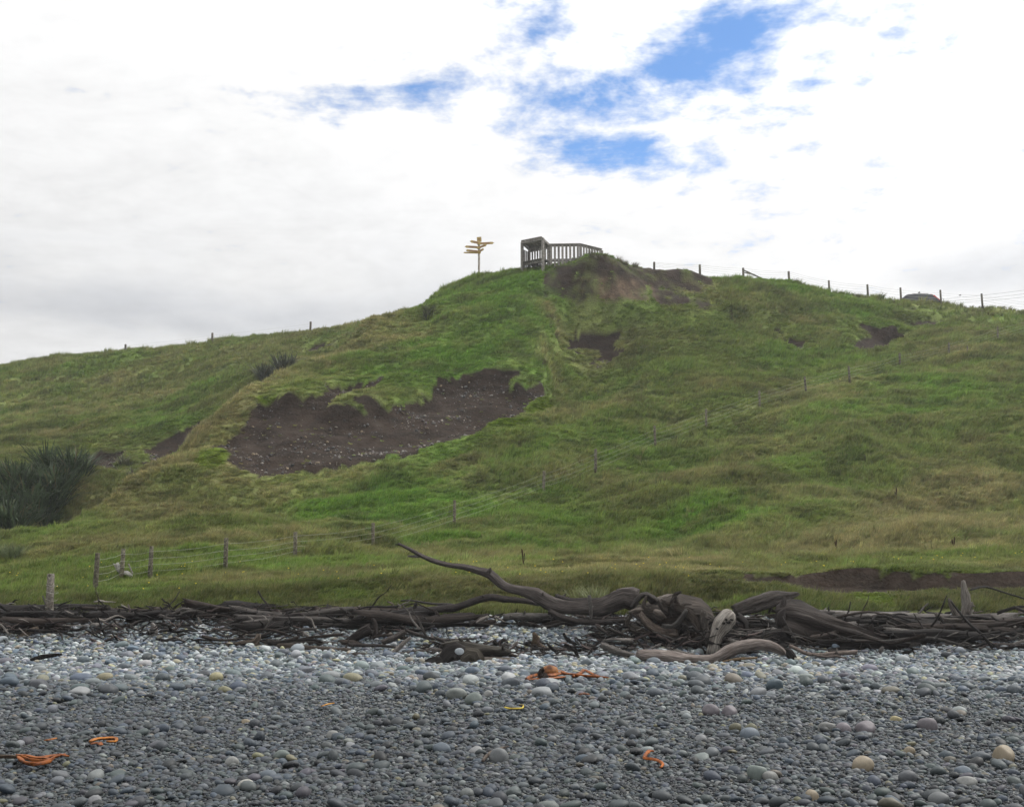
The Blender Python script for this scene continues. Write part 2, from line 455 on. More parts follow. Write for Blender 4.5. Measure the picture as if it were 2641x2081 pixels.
# the spur's left edge: a sharp brow with the gully falling away behind it
rl = sorted([tuple(at(px, py, Y)[:2]) for px, py, Y in ((850, 657, 73), (780, 692, 70), (640, 768, 64.5), (530, 838, 60), (420, 913, 56.5), (310, 1013, 52), (270, 1043, 50.5), (200, 1085, 48.3))], key=lambda q: q[1])
rx_ = np.interp(GY, [q[1] for q in rl], [q[0] for q in rl])
dxl = rx_ - GX + 0.4 * fbm(GX / 1.6, GY / 1.6, 9, 3)
yw = smooth01(47, 51, GY) * (1 - smooth01(71, 76, GY))
GULLY = smooth01(0.0, 2.2, dxl) * (1 - smooth01(3.5, 9.0, dxl)) * yw
Z = Z - 1.5 * GULLY + 0.45 * np.exp(-(dxl / 0.9) ** 2) * yw
BROW = np.exp(-((dxl + .5) / 0.9) ** 2) * yw
mMAIN = region(MAIN, 48, 66); mUP = region(UPPER, 68, 79); mCLAY = region(CLAY, 68, 79); mMID = region(MID, 60, 75)
mG1 = region(GUL, 58); mG2 = region(GUL2, 58); mG3 = region(GUL3, 80)
def grow(h, f, up):
    cx_ = sum(p[0] for p in h) / len(h); cy_ = sum(p[1] for p in h) / len(h)
    return [(cx_ + (p[0] - cx_) * f, cy_ - up + (p[1] - cy_) * f * 1.25) for p in h]
HM = [region(grow(h, 1.35, 9), 60, 86) for h in HOLES]
carve(mMAIN, 0.85, 0.35, 2.5); carve(mUP, 0.35, 0.4, 0.5); carve(mMID, 0.30, 0.4, 1.2)
carve(mG1, 0.55, 0.5, 1.5); carve(mG2, 0.5, 0.4, 1.0); carve(mG3, 0.5, 0.4, 1.0)
for h in HM: carve(h, 0.75, 0.3, 0.7)
rough = np.maximum.reduce([mMAIN, mMID, mG1, mG2])
Z = Z + rough * (0.10 * fbm(GX / .8, GY / .7, 11, 3)) + mUP * 0.16 * fbm(GX / .7, GY / .35, 12, 3)
mMID = mMID & (fbm(GX / .9, GY / .7, 22, 3) > -.22)
for m_ in (mMAIN, mUP, mMID, mG1, mG2, mG3, *HM): soil = np.maximum(soil, m_)
# the scarp under the summit: bare where the face is steep, dark topsoil over a band of clay
dzy = np.gradient(Z, YS, axis=0)
zn = Z + 0.35 * fbm(GX / 1.1, GY / .7, 17, 3)
scarp = smooth01(.9, 1.35, dzy) * ((GX > 2.0) & (GX < 14.6) & (GY > 71.5) & (GY < 80.5)) * smooth01(20.0, 20.5, zn) * (1 - smooth01(23.25, 23.5, zn))
for k in range(1, 4):
    scarp[k:] = np.maximum(scarp[k:], scarp[:-k] * .95)
soil = np.maximum(soil * (1 - mUP), np.clip(scarp * (1.05 + .8 * fbm(GX / .9 + 3, Z / .6, 19, 3)), 0, 1))
clay = scarp * smooth01(5.0, 6.2, GX) * (1 - smooth01(9.3, 10.6, GX)) * (1 - smooth01(21.9, 22.5, zn)) * np.clip(.8 + 1.0 * fbm(GX / .5, Z / 1.2, 16, 3), 0, 1)
scree = np.maximum(mMAIN * 1.0, mMID * 1.0); scree = np.maximum(scree, np.maximum(mG1, mG2) * 0.8)
bandtop = 30.5; 
bsoil = ((GY + 0.5 * bw) > 29.45) * ((GY + 0.5 * bw) < 30.5) * (GX > 5.6 + .8 * vn(GY / .3, GX, 4)) * (GX < 60)
soil = np.maximum(soil, bsoil)
def blob(px, py, rx_, ry_, ymin=5.0, ymax=118.0):
    c = cast(px, py, ymin, ymax); 
    l = cast(px - rx_, py, ymin, ymax); u = cast(px, py - ry_, ymin, ymax); d = cast(px, py + ry_, ymin, ymax)
    sx = max(abs(c.x - l.x), .2); sy = max(abs(u.y - d.y) / 2, .3)
    return np.exp(-((WXn - c.x) / sx) ** 2 - ((WYn - c.y) / sy) ** 2)
for b in ((453, 970, 38, 26, 48, 60), (560, 848, 30, 14, 55, 66), (1075, 905, 60, 16, 52, 66), (1140, 850, 30, 22, 55, 66)): moss = np.maximum(moss, blob(*b) > 0.45)
for b in ((1850, 1268, 60, 22, 27, 32),): moss = np.maximum(moss, (blob(*b) > 0.5) * 0.8)
soil = soil * (1 - (moss > 0.5))

# lushness and dryness of the pasture
lush = 0.40 + 0.75 * fbm(GX / 6, GY / 5, 16, 3) + 0.25 * fbm((GX) / 2.6, (GY - .3 * GX) / 1.1, 18, 3)
dry = 0.04 + 0.55 * fbm(GX / 7 + 9, GY / 4, 20, 3) + 0.55 * fbm(GX / 2.6, (GY - .3 * GX) / 1.0, 21, 3)
for px, py, a, b, v in ((930, 690, 190, 70, .8), (1090, 640, 90, 60, .7), (860, 760, 200, 25, .6), (1080, 590, 60, 25, .5), (760, 1090, 260, 45, .55), (1000, 1010, 260, 40, .5), (1300, 890, 140, 35, .45), (1500, 1100, 160, 40, .5),
                        (700, 1200, 220, 16, .5), (1900, 850, 180, 40, .4), (2080, 800, 120, 30, .35), (1150, 1210, 250, 12, .3), (380, 770, 180, 40, .3), (1500, 1160, 90, 40, .3)):
    lush = lush + v * blob(px, py, a, b)
for px, py, a, b, v in ((1900, 1125, 400, 38, 1.0), (2050, 1090, 220, 30, .6), (1000, 1200, 160, 18, .7), (1350, 1190, 220, 16, .7), (1750, 1180, 250, 14, .5), (1700, 840, 150, 16, .45), (2100, 745, 120, 20, .5), (1500, 1040, 160, 30, .30), (100, 880, 150, 40, .35), (760, 700, 60, 60, .4), (620, 800, 90, 40, .4),
                        (1450, 1010, 130, 22, .35), (1250, 1020, 120, 16, .5), (1000, 1110, 150, 14, .4), (1900, 720, 220, 25, .3), (1420, 600, 200, 30, .2), (170, 1090, 120, 20, .5), (1165, 660, 22, 50, .7), (1150, 740, 24, 40, .6), (420, 930, 60, 40, .3), (800, 990, 200, 14, .4), (1600, 890, 120, 14, .3)):
    dry = dry + v * blob(px, py, a, b)
dry = dry + .55 * BROW + .25 * HOL - .2 * GULLY; lush = lush - .5 * HOL
lush = np.clip(lush - 0.3 * (GY > 84) * (1), 0, 1); dry = np.clip(dry, 0, 1)
rank = np.clip(0.5 + 0.9 * fbm(GX / 3.3 + 5, GY / 2.4, 23, 3), 0, 1)         # height of the sward
for px, py, a, b, v in ((930, 690, 190, 70, -.5), (700, 1200, 300, 16, -.35), (1300, 560, 130, 14, .3), (1640, 620, 140, 30, .5), (1800, 1140, 500, 30, .3), (1170, 650, 26, 60, .7), (1150, 750, 30, 40, .6)):
    rank = np.clip(rank + v * blob(px, py, a, b), 0, 1)

near_soil = soil.copy()
for k in range(1, 7):
    near_soil[k:] = np.maximum(near_soil[k:], soil[:-k]); near_soil[:-k] = np.maximum(near_soil[:-k], soil[k:])
for k in range(1, 3):
    near_soil[:, k:] = np.maximum(near_soil[:, k:], near_soil[:, :-k]); near_soil[:, :-k] = np.maximum(near_soil[:, :-k], near_soil[:, k:])
dzy = np.gradient(Z, YS, axis=0)
for _ in range(4):
    q = np.pad(dzy, ((0, 0), (3, 3)), mode='edge'); dzy = sum(q[:, k:k + dzy.shape[1]] for k in range(7)) / 7
lip = (dzy > 1.35 + .35 * fbm(GX / 1.6, GY / .9, 6, 3)) & (near_soil > .3) & (GY > 46) & (moss < .4) & ((GX < 1.2) | (GX > 14.8))                  # bare soil on the undercut faces
soil = np.maximum(soil, lip)
def colmix(t, a, b):
    return a + (b - a) * t[..., None]
C_OLIVE = np.array((0.175, 0.205, 0.060)); C_LUSH = np.array((0.150, 0.275, 0.042)); C_DARK = np.array((0.085, 0.105, 0.036)); C_DRY = np.array((0.37, 0.325, 0.165))
GC = colmix(np.clip(lush, 0, 1), C_OLIVE, C_LUSH)
GC = colmix(np.clip(dry, 0, 1) * .72, GC, C_DRY)
drk = np.clip(fbm(GX / 1.7 + 30, (GY - .25 * GX) / 0.8, 14, 3) * 1.9, 0, 1) * .62
GC = colmix(drk, GC, C_DARK)
GC = colmix((1 - smooth01(29.6, 31.2, GY + bw)) * np.clip(.62 + .5 * fbm(GX / 1.1, GY / .6, 2, 3), 0, 1), GC, np.array((0.088, 0.096, 0.034)))      # rank weeds on the bank; the steep face's shade painted into the colour
GC = colmix(np.clip(GULLY * (.75 + .6 * fbm(GX / 1.4, GY / 1.2, 1, 3)), 0, .8), GC, np.array((.072, .088, .036)))     # rushes and bracken in the gully
GC = GC * (1 + 0.24 * fbm(GX / 1.5 + 7, (GY - .3 * GX) / .7, 5, 3))[..., None]
GC = GC * .94
GC = colmix(moss * .9, GC, np.array((0.115, 0.175, 0.012)))

# ---------------- terrain materials
def mat_new(name):
    m = bpy.data.materials.new(name); m.use_nodes = True
    t = m.node_tree
    bs = t.nodes['Principled BSDF']
    return m, NT(t), bs
def bump(N, bs, h, strength, dist):
    b = N.n('ShaderNodeBump'); b.inputs['Strength'].default_value = strength; b.inputs['Distance'].default_value = dist
    N.put(b.inputs['Height'], h); N.put(bs.inputs['Normal'], b.outputs[0])

M = {}
def ground_mat():
    m, N, bs = mat_new('hillside_ground')
    pos = N.n('ShaderNodeNewGeometry').outputs['Position']
    a = N.n('ShaderNodeAttribute', attribute_name='gcol').outputs['Color']
    k = N.n('ShaderNodeAttribute', attribute_name='zones'); sp = N.n('ShaderNodeSeparateXYZ'); N.put(sp.inputs[0], k.outputs['Vector'])
    soil_, clay_, _ = sp.outputs
    n1 = N.noise(pos, 2.2, 6, .65); n2 = N.noise(pos, 9.0, 5, .65); n3 = N.noise(N.vm('MULTIPLY', pos, (1, 1, 3.0)), .9, 5, .6)
    earth = N.ramp(n3, [(0.30, (0.009, 0.0062, 0.0042)), (0.46, (0.021, 0.0138, 0.009)), (0.58, (0.033, 0.021, 0.0145)), (0.75, (0.058, 0.048, 0.038))])
    earth = N.mix(N.mapr(n2, .45, .7), earth, (0.042, 0.032, 0.024))
    cl_ = N.ramp(n1, [(0.3, (0.045, 0.030, 0.020)), (0.5, (0.115, 0.078, 0.050)), (0.7, (0.19, 0.14, 0.095))])
    earth = N.mix(clay_, earth, cl_)
    gr = N.mix(1.0, a, N.ramp(n2, [(0.3, (0.55, 0.55, 0.5)), (0.7, (1.15, 1.15, 1.1))]), 'MULTIPLY')
    c = N.mix(soil_, gr, earth)
    N.put(bs.inputs['Base Color'], c); bs.inputs['Roughness'].default_value = 0.95; bs.inputs['Specular IOR Level'].default_value = 0.15
    bump(N, bs, N.m('ADD', n2, N.m('MULTIPLY', n1, 1.5)), 0.9, 0.12)
    return m
def beach_mat():
    m, N, bs = mat_new('beach_gravel')
    pos = N.n('ShaderNodeNewGeometry').outputs['Position']
    v = N.n('ShaderNodeTexVoronoi'); v.inputs['Scale'].default_value = 34; N.put(v.inputs['Vector'], pos)
    c = N.ramp(N.n('ShaderNodeSeparateColor').outputs[0], [(0, (0.02, 0.024, 0.025)), (0.6, (0.06, 0.068, 0.07)), (1, (0.14, 0.14, 0.13))])
    sc = c.node.inputs[0].links[0].from_node; N.put(sc.inputs[0], v.outputs['Color'])
    N.put(bs.inputs['Base Color'], c); bs.inputs['Roughness'].default_value = 0.8
    bump(N, bs, N.m('SUBTRACT', 1.0, v.outputs['Distance']), 0.8, 0.02)
    return m
M['ground'] = ground_mat(); M['beach'] = beach_mat()

ny, nx = GX.shape
idx = np.arange(ny * nx).reshape(ny, nx)
quads = np.stack([idx[:-1, :-1], idx[:-1, 1:], idx[1:, 1:], idx[1:, :-1]], -1)
allv = np.stack([GX, GY, Z], -1).reshape(-1, 3)
jb = int(np.searchsorted(YS, 27.1))
def sheet(name, j0, j1, mat):
    q = quads[j0:j1].reshape(-1, 4)
    base = j0 * nx
    vv = allv[base:(j1 + 1) * nx]
    me = fast_mesh(name, vv, q - base)
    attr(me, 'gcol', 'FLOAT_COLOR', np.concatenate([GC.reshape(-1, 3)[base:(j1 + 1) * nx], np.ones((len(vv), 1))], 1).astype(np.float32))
    zs = np.stack([soil, clay, moss], -1).reshape(-1, 3)[base:(j1 + 1) * nx]
    attr(me, 'zones', 'FLOAT_VECTOR', zs.astype(np.float32))
    return tag(obj(name, me, mat), kind='structure')
beach = sheet('beach', 0, jb, M['beach'])
tag(beach, 'grey shingle beach of rounded stones and fine gravel', 'beach')
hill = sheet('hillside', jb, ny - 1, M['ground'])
tag(hill, 'grassy green coastal hillside with bare slips', 'hillside')


# ------------------------------------------------------------------ instanced ground cover (uncountable: stuff)
def instancer(name, pts, col, rot, scl, idx_, protos, label, cat):
    """one object whose geometry nodes set a prototype on every point"""
    pc = bpy.data.collections.new(name + '_sources')
    for i, p in enumerate(protos):
        o = bpy.data.objects.new('%s_source_%02d' % (name, i), p)
        pc.objects.link(o)
    me = bpy.data.meshes.new(name)
    me.vertices.add(len(pts)); me.vertices.foreach_set('co', np.asarray(pts, np.float32).ravel())
    attr(me, 'col', 'FLOAT_VECTOR', np.asarray(col, np.float32)); attr(me, 'rot', 'FLOAT_VECTOR', np.asarray(rot, np.float32))
    attr(me, 'scl', 'FLOAT_VECTOR', np.asarray(scl, np.float32)); attr(me, 'pick', 'INT', np.asarray(idx_, np.int32))
    o = link(bpy.data.objects.new(name, me))
    ng = bpy.data.node_groups.new(name, 'GeometryNodeTree')
    ng.interface.new_socket('Geometry', in_out='INPUT', socket_type='NodeSocketGeometry')
    ng.interface.new_socket('Geometry', in_out='OUTPUT', socket_type='NodeSocketGeometry')
    gi = ng.nodes.new('NodeGroupInput'); go = ng.nodes.new('NodeGroupOutput')
    ip = ng.nodes.new('GeometryNodeInstanceOnPoints'); ci = ng.nodes.new('GeometryNodeCollectionInfo')
    ci.inputs['Collection'].default_value = pc; ci.inputs['Separate Children'].default_value = True; ci.inputs['Reset Children'].default_value = True
    def na(nm, typ):
        n = ng.nodes.new('GeometryNodeInputNamedAttribute'); n.data_type = typ; n.inputs['Name'].default_value = nm
        return n.outputs['Attribute']
    e2r = ng.nodes.new('FunctionNodeEulerToRotation')
    L = ng.links.new
    L(gi.outputs[0], ip.inputs['Points']); L(ci.outputs[0], ip.inputs['Instance'])
    ip.inputs['Pick Instance'].default_value = True
    L(na('pick', 'INT'), ip.inputs['Instance Index'])
    L(na('rot', 'FLOAT_VECTOR'), e2r.inputs[0]); L(e2r.outputs[0], ip.inputs['Rotation']); L(na('scl', 'FLOAT_VECTOR'), ip.inputs['Scale'])
    L(ip.outputs[0], go.inputs[0])
    md = o.modifiers.new('scatter', 'NODES'); md.node_group = ng
    return tag(o, label, cat, kind='stuff')

def inst_col(N):
    return N.n('ShaderNodeAttribute', attribute_name='col', attribute_type='INSTANCER').outputs['Color']

def leaf_shader(N, m, bs, c, rough=0.6, trans=0.35):
    N.put(bs.inputs['Base Color'], c); bs.inputs['Roughness'].default_value = rough; bs.inputs['Specular IOR Level'].default_value = 0.25
    tr = N.n('ShaderNodeBsdfTranslucent'); N.put(tr.inputs[0], c)
    mxs = N.n('ShaderNodeMixShader'); mxs.inputs[0].default_value = trans
    t = N.t; t.links.new(bs.outputs[0], mxs.inputs[1]); t.links.new(tr.outputs[0], mxs.inputs[2])
    t.links.new(mxs.outputs[0], t.nodes['Material Output'].inputs[0])

def grass_mat():
    m, N, bs = mat_new('grass_blades')
    b = N.n('ShaderNodeAttribute', attribute_name='blade'); sp = N.n('ShaderNodeSeparateXYZ'); N.put(sp.inputs[0], b.outputs['Vector'])
    c = inst_col(N)
    c = N.mix(1.0, c, N.ramp(sp.outputs[0], [(0, (0.62, 0.66, 0.6)), (0.5, (1, 1, 1)), (1, (1.45, 1.35, 1.3))]), 'MULTIPLY')
    c = N.mix(sp.outputs[1], c, (0.26, 0.21, 0.10))
    leaf_shader(N, m, bs, c)
    return m
M['grass'] = grass_mat()

def make_tuft(seed, n, spread, lean, seedhead=0.0, width=0.035):
    r = random.Random(seed)
    V, Fc, A = [], [], []
    for i in range(n):
        a = r.uniform(0, 2 * PI); q = spread * math.sqrt(r.random())
        bx, by = q * math.cos(a), q * math.sin(a)
        h = r.uniform(.45, 1.0)
        a2 = a + r.uniform(-1, 1); out = r.uniform(.15, .6)
        ex = math.cos(a2) * out * h + lean * h; ey = math.sin(a2) * out * h - .15 * lean * h
        head = r.random() < seedhead
        w = width * r.uniform(.7, 1.3); fa = r.uniform(0, PI)
        if head: h *= 1.35; w *= .55; ex *= .8; ey *= .8
        wx, wy = math.cos(fa) * w, math.sin(fa) * w
        tint = r.random(); dryv = 0.75 if head else (0.5 * r.random() if r.random() < .16 else 0.0)
        k = len(V)
        zz = h * (1 - .18 * out)
        V += [(bx - wx, by - wy, -.08), (bx + wx, by + wy, -.08), (bx + ex * .38 - wx * .8, by + ey * .38 - wy * .8, zz * .62), (bx + ex * .38 + wx * .8, by + ey * .38 + wy * .8, zz * .62), (bx + ex, by + ey, zz)]
        Fc += [(k, k + 1, k + 3), (k, k + 3, k + 2), (k + 2, k + 3, k + 4)]
        A += [(tint, 0, 0), (tint, 0, 0), (tint, dryv * .6, .6), (tint, dryv * .6, .6), (tint, dryv, 1)]
    me = fast_mesh('tuft_%d' % seed, V, Fc, True)
    attr(me, 'blade', 'FLOAT_VECTOR', np.array(A, np.float32))
    me.materials.append(M['grass'])
    return me
TUFTS = [make_tuft(i, 40, .42, .28, .03) for i in range(5)] + [make_tuft(20 + i, 46, .36, .35, .35) for i in range(3)] + [make_tuft(40 + i, 54, .30, .15, .05, .028) for i in range(2)]

def scatter_grass():
    P, Cc, R, S, I = [], [], [], [], []
    def batch(n, x0, x1, y0, y1, keepf, size):
        x = rng.uniform(x0, x1, n); y = rng.uniform(y0, y1, n)
        vis = np.abs(x) < (y * 0.50 + 3)
        x, y = x[vis], y[vis]
        k = rng.random(len(x)) < keepf(x, y)
        x, y = x[k], y[k]
        so = lookup(soil, x, y)
        ok = rng.random(len(x)) > np.clip(so * 1.1, 0, .985)
        x, y, so = x[ok], y[ok], so[ok]
        z = lookup(Z, x, y)
        rk = lookup(rank, x, y); dr = lookup(dry, x, y); mo = lookup(moss, x, y)
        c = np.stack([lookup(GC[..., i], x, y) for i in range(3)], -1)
        c = c * rng.uniform(.76, 1.26, (len(x), 1)) * rng.uniform(.92, 1.08, (len(x), 3))
        ns = lookup(near_soil, x, y)
        h = size * (0.55 + 0.75 * rk) * rng.uniform(.75, 1.3, len(x)) * (1 - .45 * (so > .3)) * (1 - .5 * (ns > .3)) * np.where(rng.random(len(x)) < .08, 1.6, 1.0) * (1 - .65 * (mo > .4))
        wd = size * 1.25 * rng.uniform(.8, 1.3, len(x)) * (1 - .4 * (so > .3))
        ii = np.where(rng.random(len(x)) < dr * .75, rng.integers(5, 8, len(x)), rng.integers(0, 5, len(x)))
        P.append(np.stack([x, y, z], -1)); Cc.append(c); S.append(np.stack([wd, wd, h], -1)); I.append(ii)
        R.append(np.stack([rng.uniform(-.12, .22, len(x)), rng.uniform(-.1, .25, len(x)), rng.normal(0.15, .7, len(x))], -1))
    one = lambda x, y: np.ones(len(x))
    batch(44000, -19, 19, 26.9, 35, lambda x, y: np.where(y + .6 * vn(x / .8, x * 0 + 2.2, 1) < 27.2, 0.0, 1.0), .20)
    batch(52000, -25, 25, 35, 46, one, .22)
    batch(70000, -33, 33, 46, 66, one, .26)
    batch(52000, -40, 42, 66, 82, one, .30)
    batch(42000, -54, 46, 80, 113, lambda x, y: np.where(x > -2, .35 * (y < 95), 1.0), .36)
    n = 5600
    x = rng.uniform(-48, 44, n); y = rng.uniform(36, 108, n); cl_ = fbm(x / 2.4, y / 1.6, 11, 3)
    ok = (np.abs(x) < y * .5 + 3) & (rng.random(n) < np.clip((cl_ - .05) * 3.0, .03, 1)) & (lookup(soil, x, y) < .2) & (lookup(near_soil, x, y) < .3)
    x, y = x[ok], y[ok]; n = len(x)
    c = np.stack([lookup(GC[..., i], x, y) for i in range(3)], -1) * .45 + .55 * np.where(rng.random((n, 1)) < .45, C_DRY * .75, C_DARK * 1.25) * rng.uniform(.7, 1.25, (n, 1))
    h = rng.uniform(.30, .58, n) * (1 - .5 * (lookup(rank, x, y) < .35)); wd = h * rng.uniform(.8, 1.3, n)
    P.append(np.c_[x, y, lookup(Z, x, y)]); Cc.append(c); S.append(np.c_[wd, wd, h]); I.append(rng.integers(8, 10, n)); R.append(np.c_[rng.uniform(-.1, .2, n), rng.uniform(-.05, .25, n), rng.uniform(0, 6.28, n)])
    P = np.concatenate(P); Cc = np.concatenate(Cc); R = np.concatenate(R); S = np.concatenate(S); I = np.concatenate(I)
    return instancer('grass', P, Cc, R, S, I, TUFTS, 'windblown pasture grass covering the whole hillside', 'grass')
grass = scatter_grass()

# ------------------------------------------------------------------ stones
def stone_mat(inst):
    m, N, bs = mat_new('beach_stone_' + ('scattered' if inst else 'single'))
    c = inst_col(N) if inst else N.n('ShaderNodeObjectInfo').outputs['Color']
    tcn = N.n('ShaderNodeTexCoord').outputs['Object']
    if not inst:
        rnd = N.n('ShaderNodeObjectInfo').outputs['Random']
        tcn = N.vm('ADD', tcn, N.xyz(N.m('MULTIPLY', rnd, 31.0), N.m('MULTIPLY', rnd, 17.0), rnd))
    n1 = N.noise(tcn, 3.0, 5, .7); 
    c = N.mix(1.0, c, N.ramp(n1, [(0.25, (.72, .72, .72)), (0.5, (1, 1, 1)), (.75, (1.22, 1.2, 1.18))]), 'MULTIPLY')
    if not inst:
        n2 = N.noise(tcn, 14.0, 3, .6)
        c = N.mix(N.mapr(n2, .62, .72, 0, .35), c, (.30, .30, .28))
    N.put(bs.inputs['Base Color'], c); bs.inputs['Roughness'].default_value = 0.62; bs.inputs['Specular IOR Level'].default_value = 0.4
    return m
M['stone_i'] = stone_mat(True); M['stone'] = stone_mat(False)

def make_stone(seed, sub, mat, angular=0.0):
    r = np.random.default_rng(seed)
    bm = bmesh.new(); bmesh.ops.create_icosphere(bm, subdivisions=sub, radius=1.0)
    co = np.array([v.co[:] for v in bm.verts])
    e = r.uniform(.8, 1.25, 3)
    co = np.sign(co) * np.abs(co) ** (1.0 / 1.0)
    n = np.zeros(len(co))
    for k in range(6):
        d = r.normal(0, 1, 3); d /= np.linalg.norm(d); ph = r.uniform(0, 6)
        n += r.uniform(.02, .07 + angular) * np.sin((co @ d) * r.uniform(1.5, 3.6) + ph)
    co = co * (1 + n[:, None])
    for k in range(int(r.integers(2, 5))):                      # worn flat facets
        d = r.normal(0, 1, 3); d /= np.linalg.norm(d); lim = r.uniform(.72, .92) - angular * 2
        s_ = co @ d
        co = co - np.clip(s_ - lim, 0, None)[:, None] * d[None, :] * .8
    co = co * np.array((1.0, r.uniform(.66, .92), r.uniform(.42, .70)))
    for v, c_ in zip(bm.verts, co): v.co = c_
    me = bpy.data.meshes.new('stone_%d' % seed); bm.to_mesh(me); bm.free()
    me.polygons.foreach_set('use_smooth', [True] * len(me.polygons)); me.update()
    me.materials.append(mat)
    return me
PEB = [make_stone(100 + i, 2, M['stone_i']) for i in range(9)]
CHIP = [make_stone(200 + i, 1, M['stone_i'], .04) for i in range(5)]
COB = [make_stone(300 + i, 3, M['stone']) for i in range(14)]

PAL_N = ['slate grey', 'blue grey', 'greenish grey', 'dark grey', 'pale grey', 'off white', 'buff tan', 'purplish grey', 'yellowish']
PAL = 0.62 * np.array([(.135, .145, .150), (.118, .145, .175), (.135, .162, .150), (.055, .060, .062), (.25, .255, .245), (.44, .43, .39), (.30, .25, .175), (.155, .140, .155), (.38, .33, .18)])
def stone_cols(y, big=False):
    n = len(y)
    t = smooth01(11.5, 24.5, y + .9 * vn(y * 3.7, y * 1.3, 5))                                 # dry pale cobbles on the crest, damp dark gravel below it
    low = np.array([.25, .25, .15, .15, .11, .04, .02, .035, .006]); high = np.array([.17, .13, .13, .05, .26, .14, .06, .04, .02])
    if big: low = np.array([.24, .24, .16, .05, .14, .06, .05, .05, .01])
    cum0 = np.cumsum(low / low.sum()); cum1 = np.cumsum(high / high.sum())
    u = rng.random(n)
    i0 = np.searchsorted(cum0, u); i1 = np.searchsorted(cum1, u)
    k = np.where(rng.random(n) < t, i1, i0).clip(0, 8)
    c = PAL[k] * rng.uniform(.72, 1.28, (n, 1)) * rng.uniform(.95, 1.05, (n, 3))
    c = c * (0.42 + 0.66 * t[:, None]) * np.where(k >= 4, 1.15, 1.0)[:, None] * np.array((.90, 1.0, 1.11))
    return c, k

def beach_pts(dens, y0, y1):
    out = []
    y = y0
    while y < y1:
        st = min(.5, y1 - y); hw = y * .50 + .6
        d = dens(y) if callable(dens) else dens
        n = rng.poisson(d * st * 2 * hw)
        out.append(np.stack([rng.uniform(-hw, hw, n), rng.uniform(y, y + st, n)], -1))
        y += st
    return np.concatenate(out)
bigP = None
def scatter_stones():
    P, Cc, R, S, I = [], [], [], [], []
    def layer(pts, r0, r1, pw, lift, pick, boost=1.0):
        n = len(pts)
        r = r0 + (r1 - r0) * rng.random(n) ** pw
        c, k = stone_cols(pts[:, 1])
        z = lookup(Z, pts[:, 0], pts[:, 1]) + r * lift * rng.uniform(.4, 1.2, n)
        P.append(np.c_[pts, z]); Cc.append(c * boost)
        R.append(np.stack([rng.normal(0, .28, n), rng.normal(0, .28, n), rng.uniform(0, 6.28, n)], -1))
        S.append(np.repeat(r[:, None], 3, 1) * rng.uniform(.85, 1.15, (n, 3))); I.append(rng.integers(*pick, n))
    a = beach_pts(lambda y: 1500 if y < 10 else (900 if y < 14 else 380), 6.6, 18); layer(a, .009, .024, 1.5, .3, (9, 14), .72)
    a = beach_pts(lambda y: 300 + 60 * (y > 15), 6.6, 27.3)
    m = fbm(a[:, 0] / 1.6, a[:, 1] / 1.1, 7, 3); a = a[(m > -.05) | (rng.random(len(a)) < .42) | (a[:, 1] > 17)]
    layer(a, .020, .046, 1.7, .35, (0, 9))
    a = beach_pts(lambda y: 20 + 75 * float(smooth01(14, 20, np.array(y))), 6.6, 27.2)
    m = fbm(a[:, 0] / 2.2 + 4, a[:, 1] / 1.4, 9, 3); a = a[rng.random(len(a)) < np.clip(.55 + 1.3 * m + (a[:, 1] > 18) * .4 + .25 * (a[:, 0] > 0), .08, 1)]
    layer(a, .042, .088, 1.8, .42, (0, 9))
    P = np.concatenate(P); Cc = np.concatenate(Cc); R = np.concatenate(R); S = np.concatenate(S); I = np.concatenate(I)
    return instancer('shingle', P, Cc, R, S, I, PEB + CHIP, 'small rounded grey pebbles and gravel covering the beach', 'shingle')
shingle = scatter_stones()

# the largest stones, each on its own
def one_stone(x, y, r, c, k, aspect=(1, 1, 1), label=None, rz=None, sink=.38, tilt=.18, proto=None):
    me = COB[random.randrange(len(COB))] if proto is None else COB[proto]
    o = bpy.data.objects.new('beach_stone', me)
    COL.objects.link(o)
    o.scale = (r * aspect[0], r * aspect[1], r * aspect[2])
    o.rotation_euler = (random.gauss(0, tilt), random.gauss(0, tilt), random.uniform(0, 6.28) if rz is None else rz)
    o.location = (x, y, gz(x, y) + r * sink)
    o.color = (*c, 1)
    if label is None:
        zone = 'near the front' if y < 10 else ('on the dark gravel' if y < 13 else ('on the gravel slope' if y < 16 else ('low on the pale crest' if y < 19 else ('on the pale crest' if y < 22 else 'beside the driftwood'))))
        u_ = x / y
        side = 'far left' if u_ < -.3 else ('left' if u_ < -.16 else ('left of centre' if u_ < -.04 else ('centre' if u_ < .04 else ('right of centre' if u_ < .16 else ('right' if u_ < .3 else 'far right')))))
        form = ('small ' if r < (.07 if y < 15 else .105) else ('big ' if r > (.085 if y < 15 else .135) else '')) + PAL_N[k]
        label = '%s rounded stone %s, %s' % (form, zone, side)
    return tag(o, label, 'stone', 'larger beach stones')
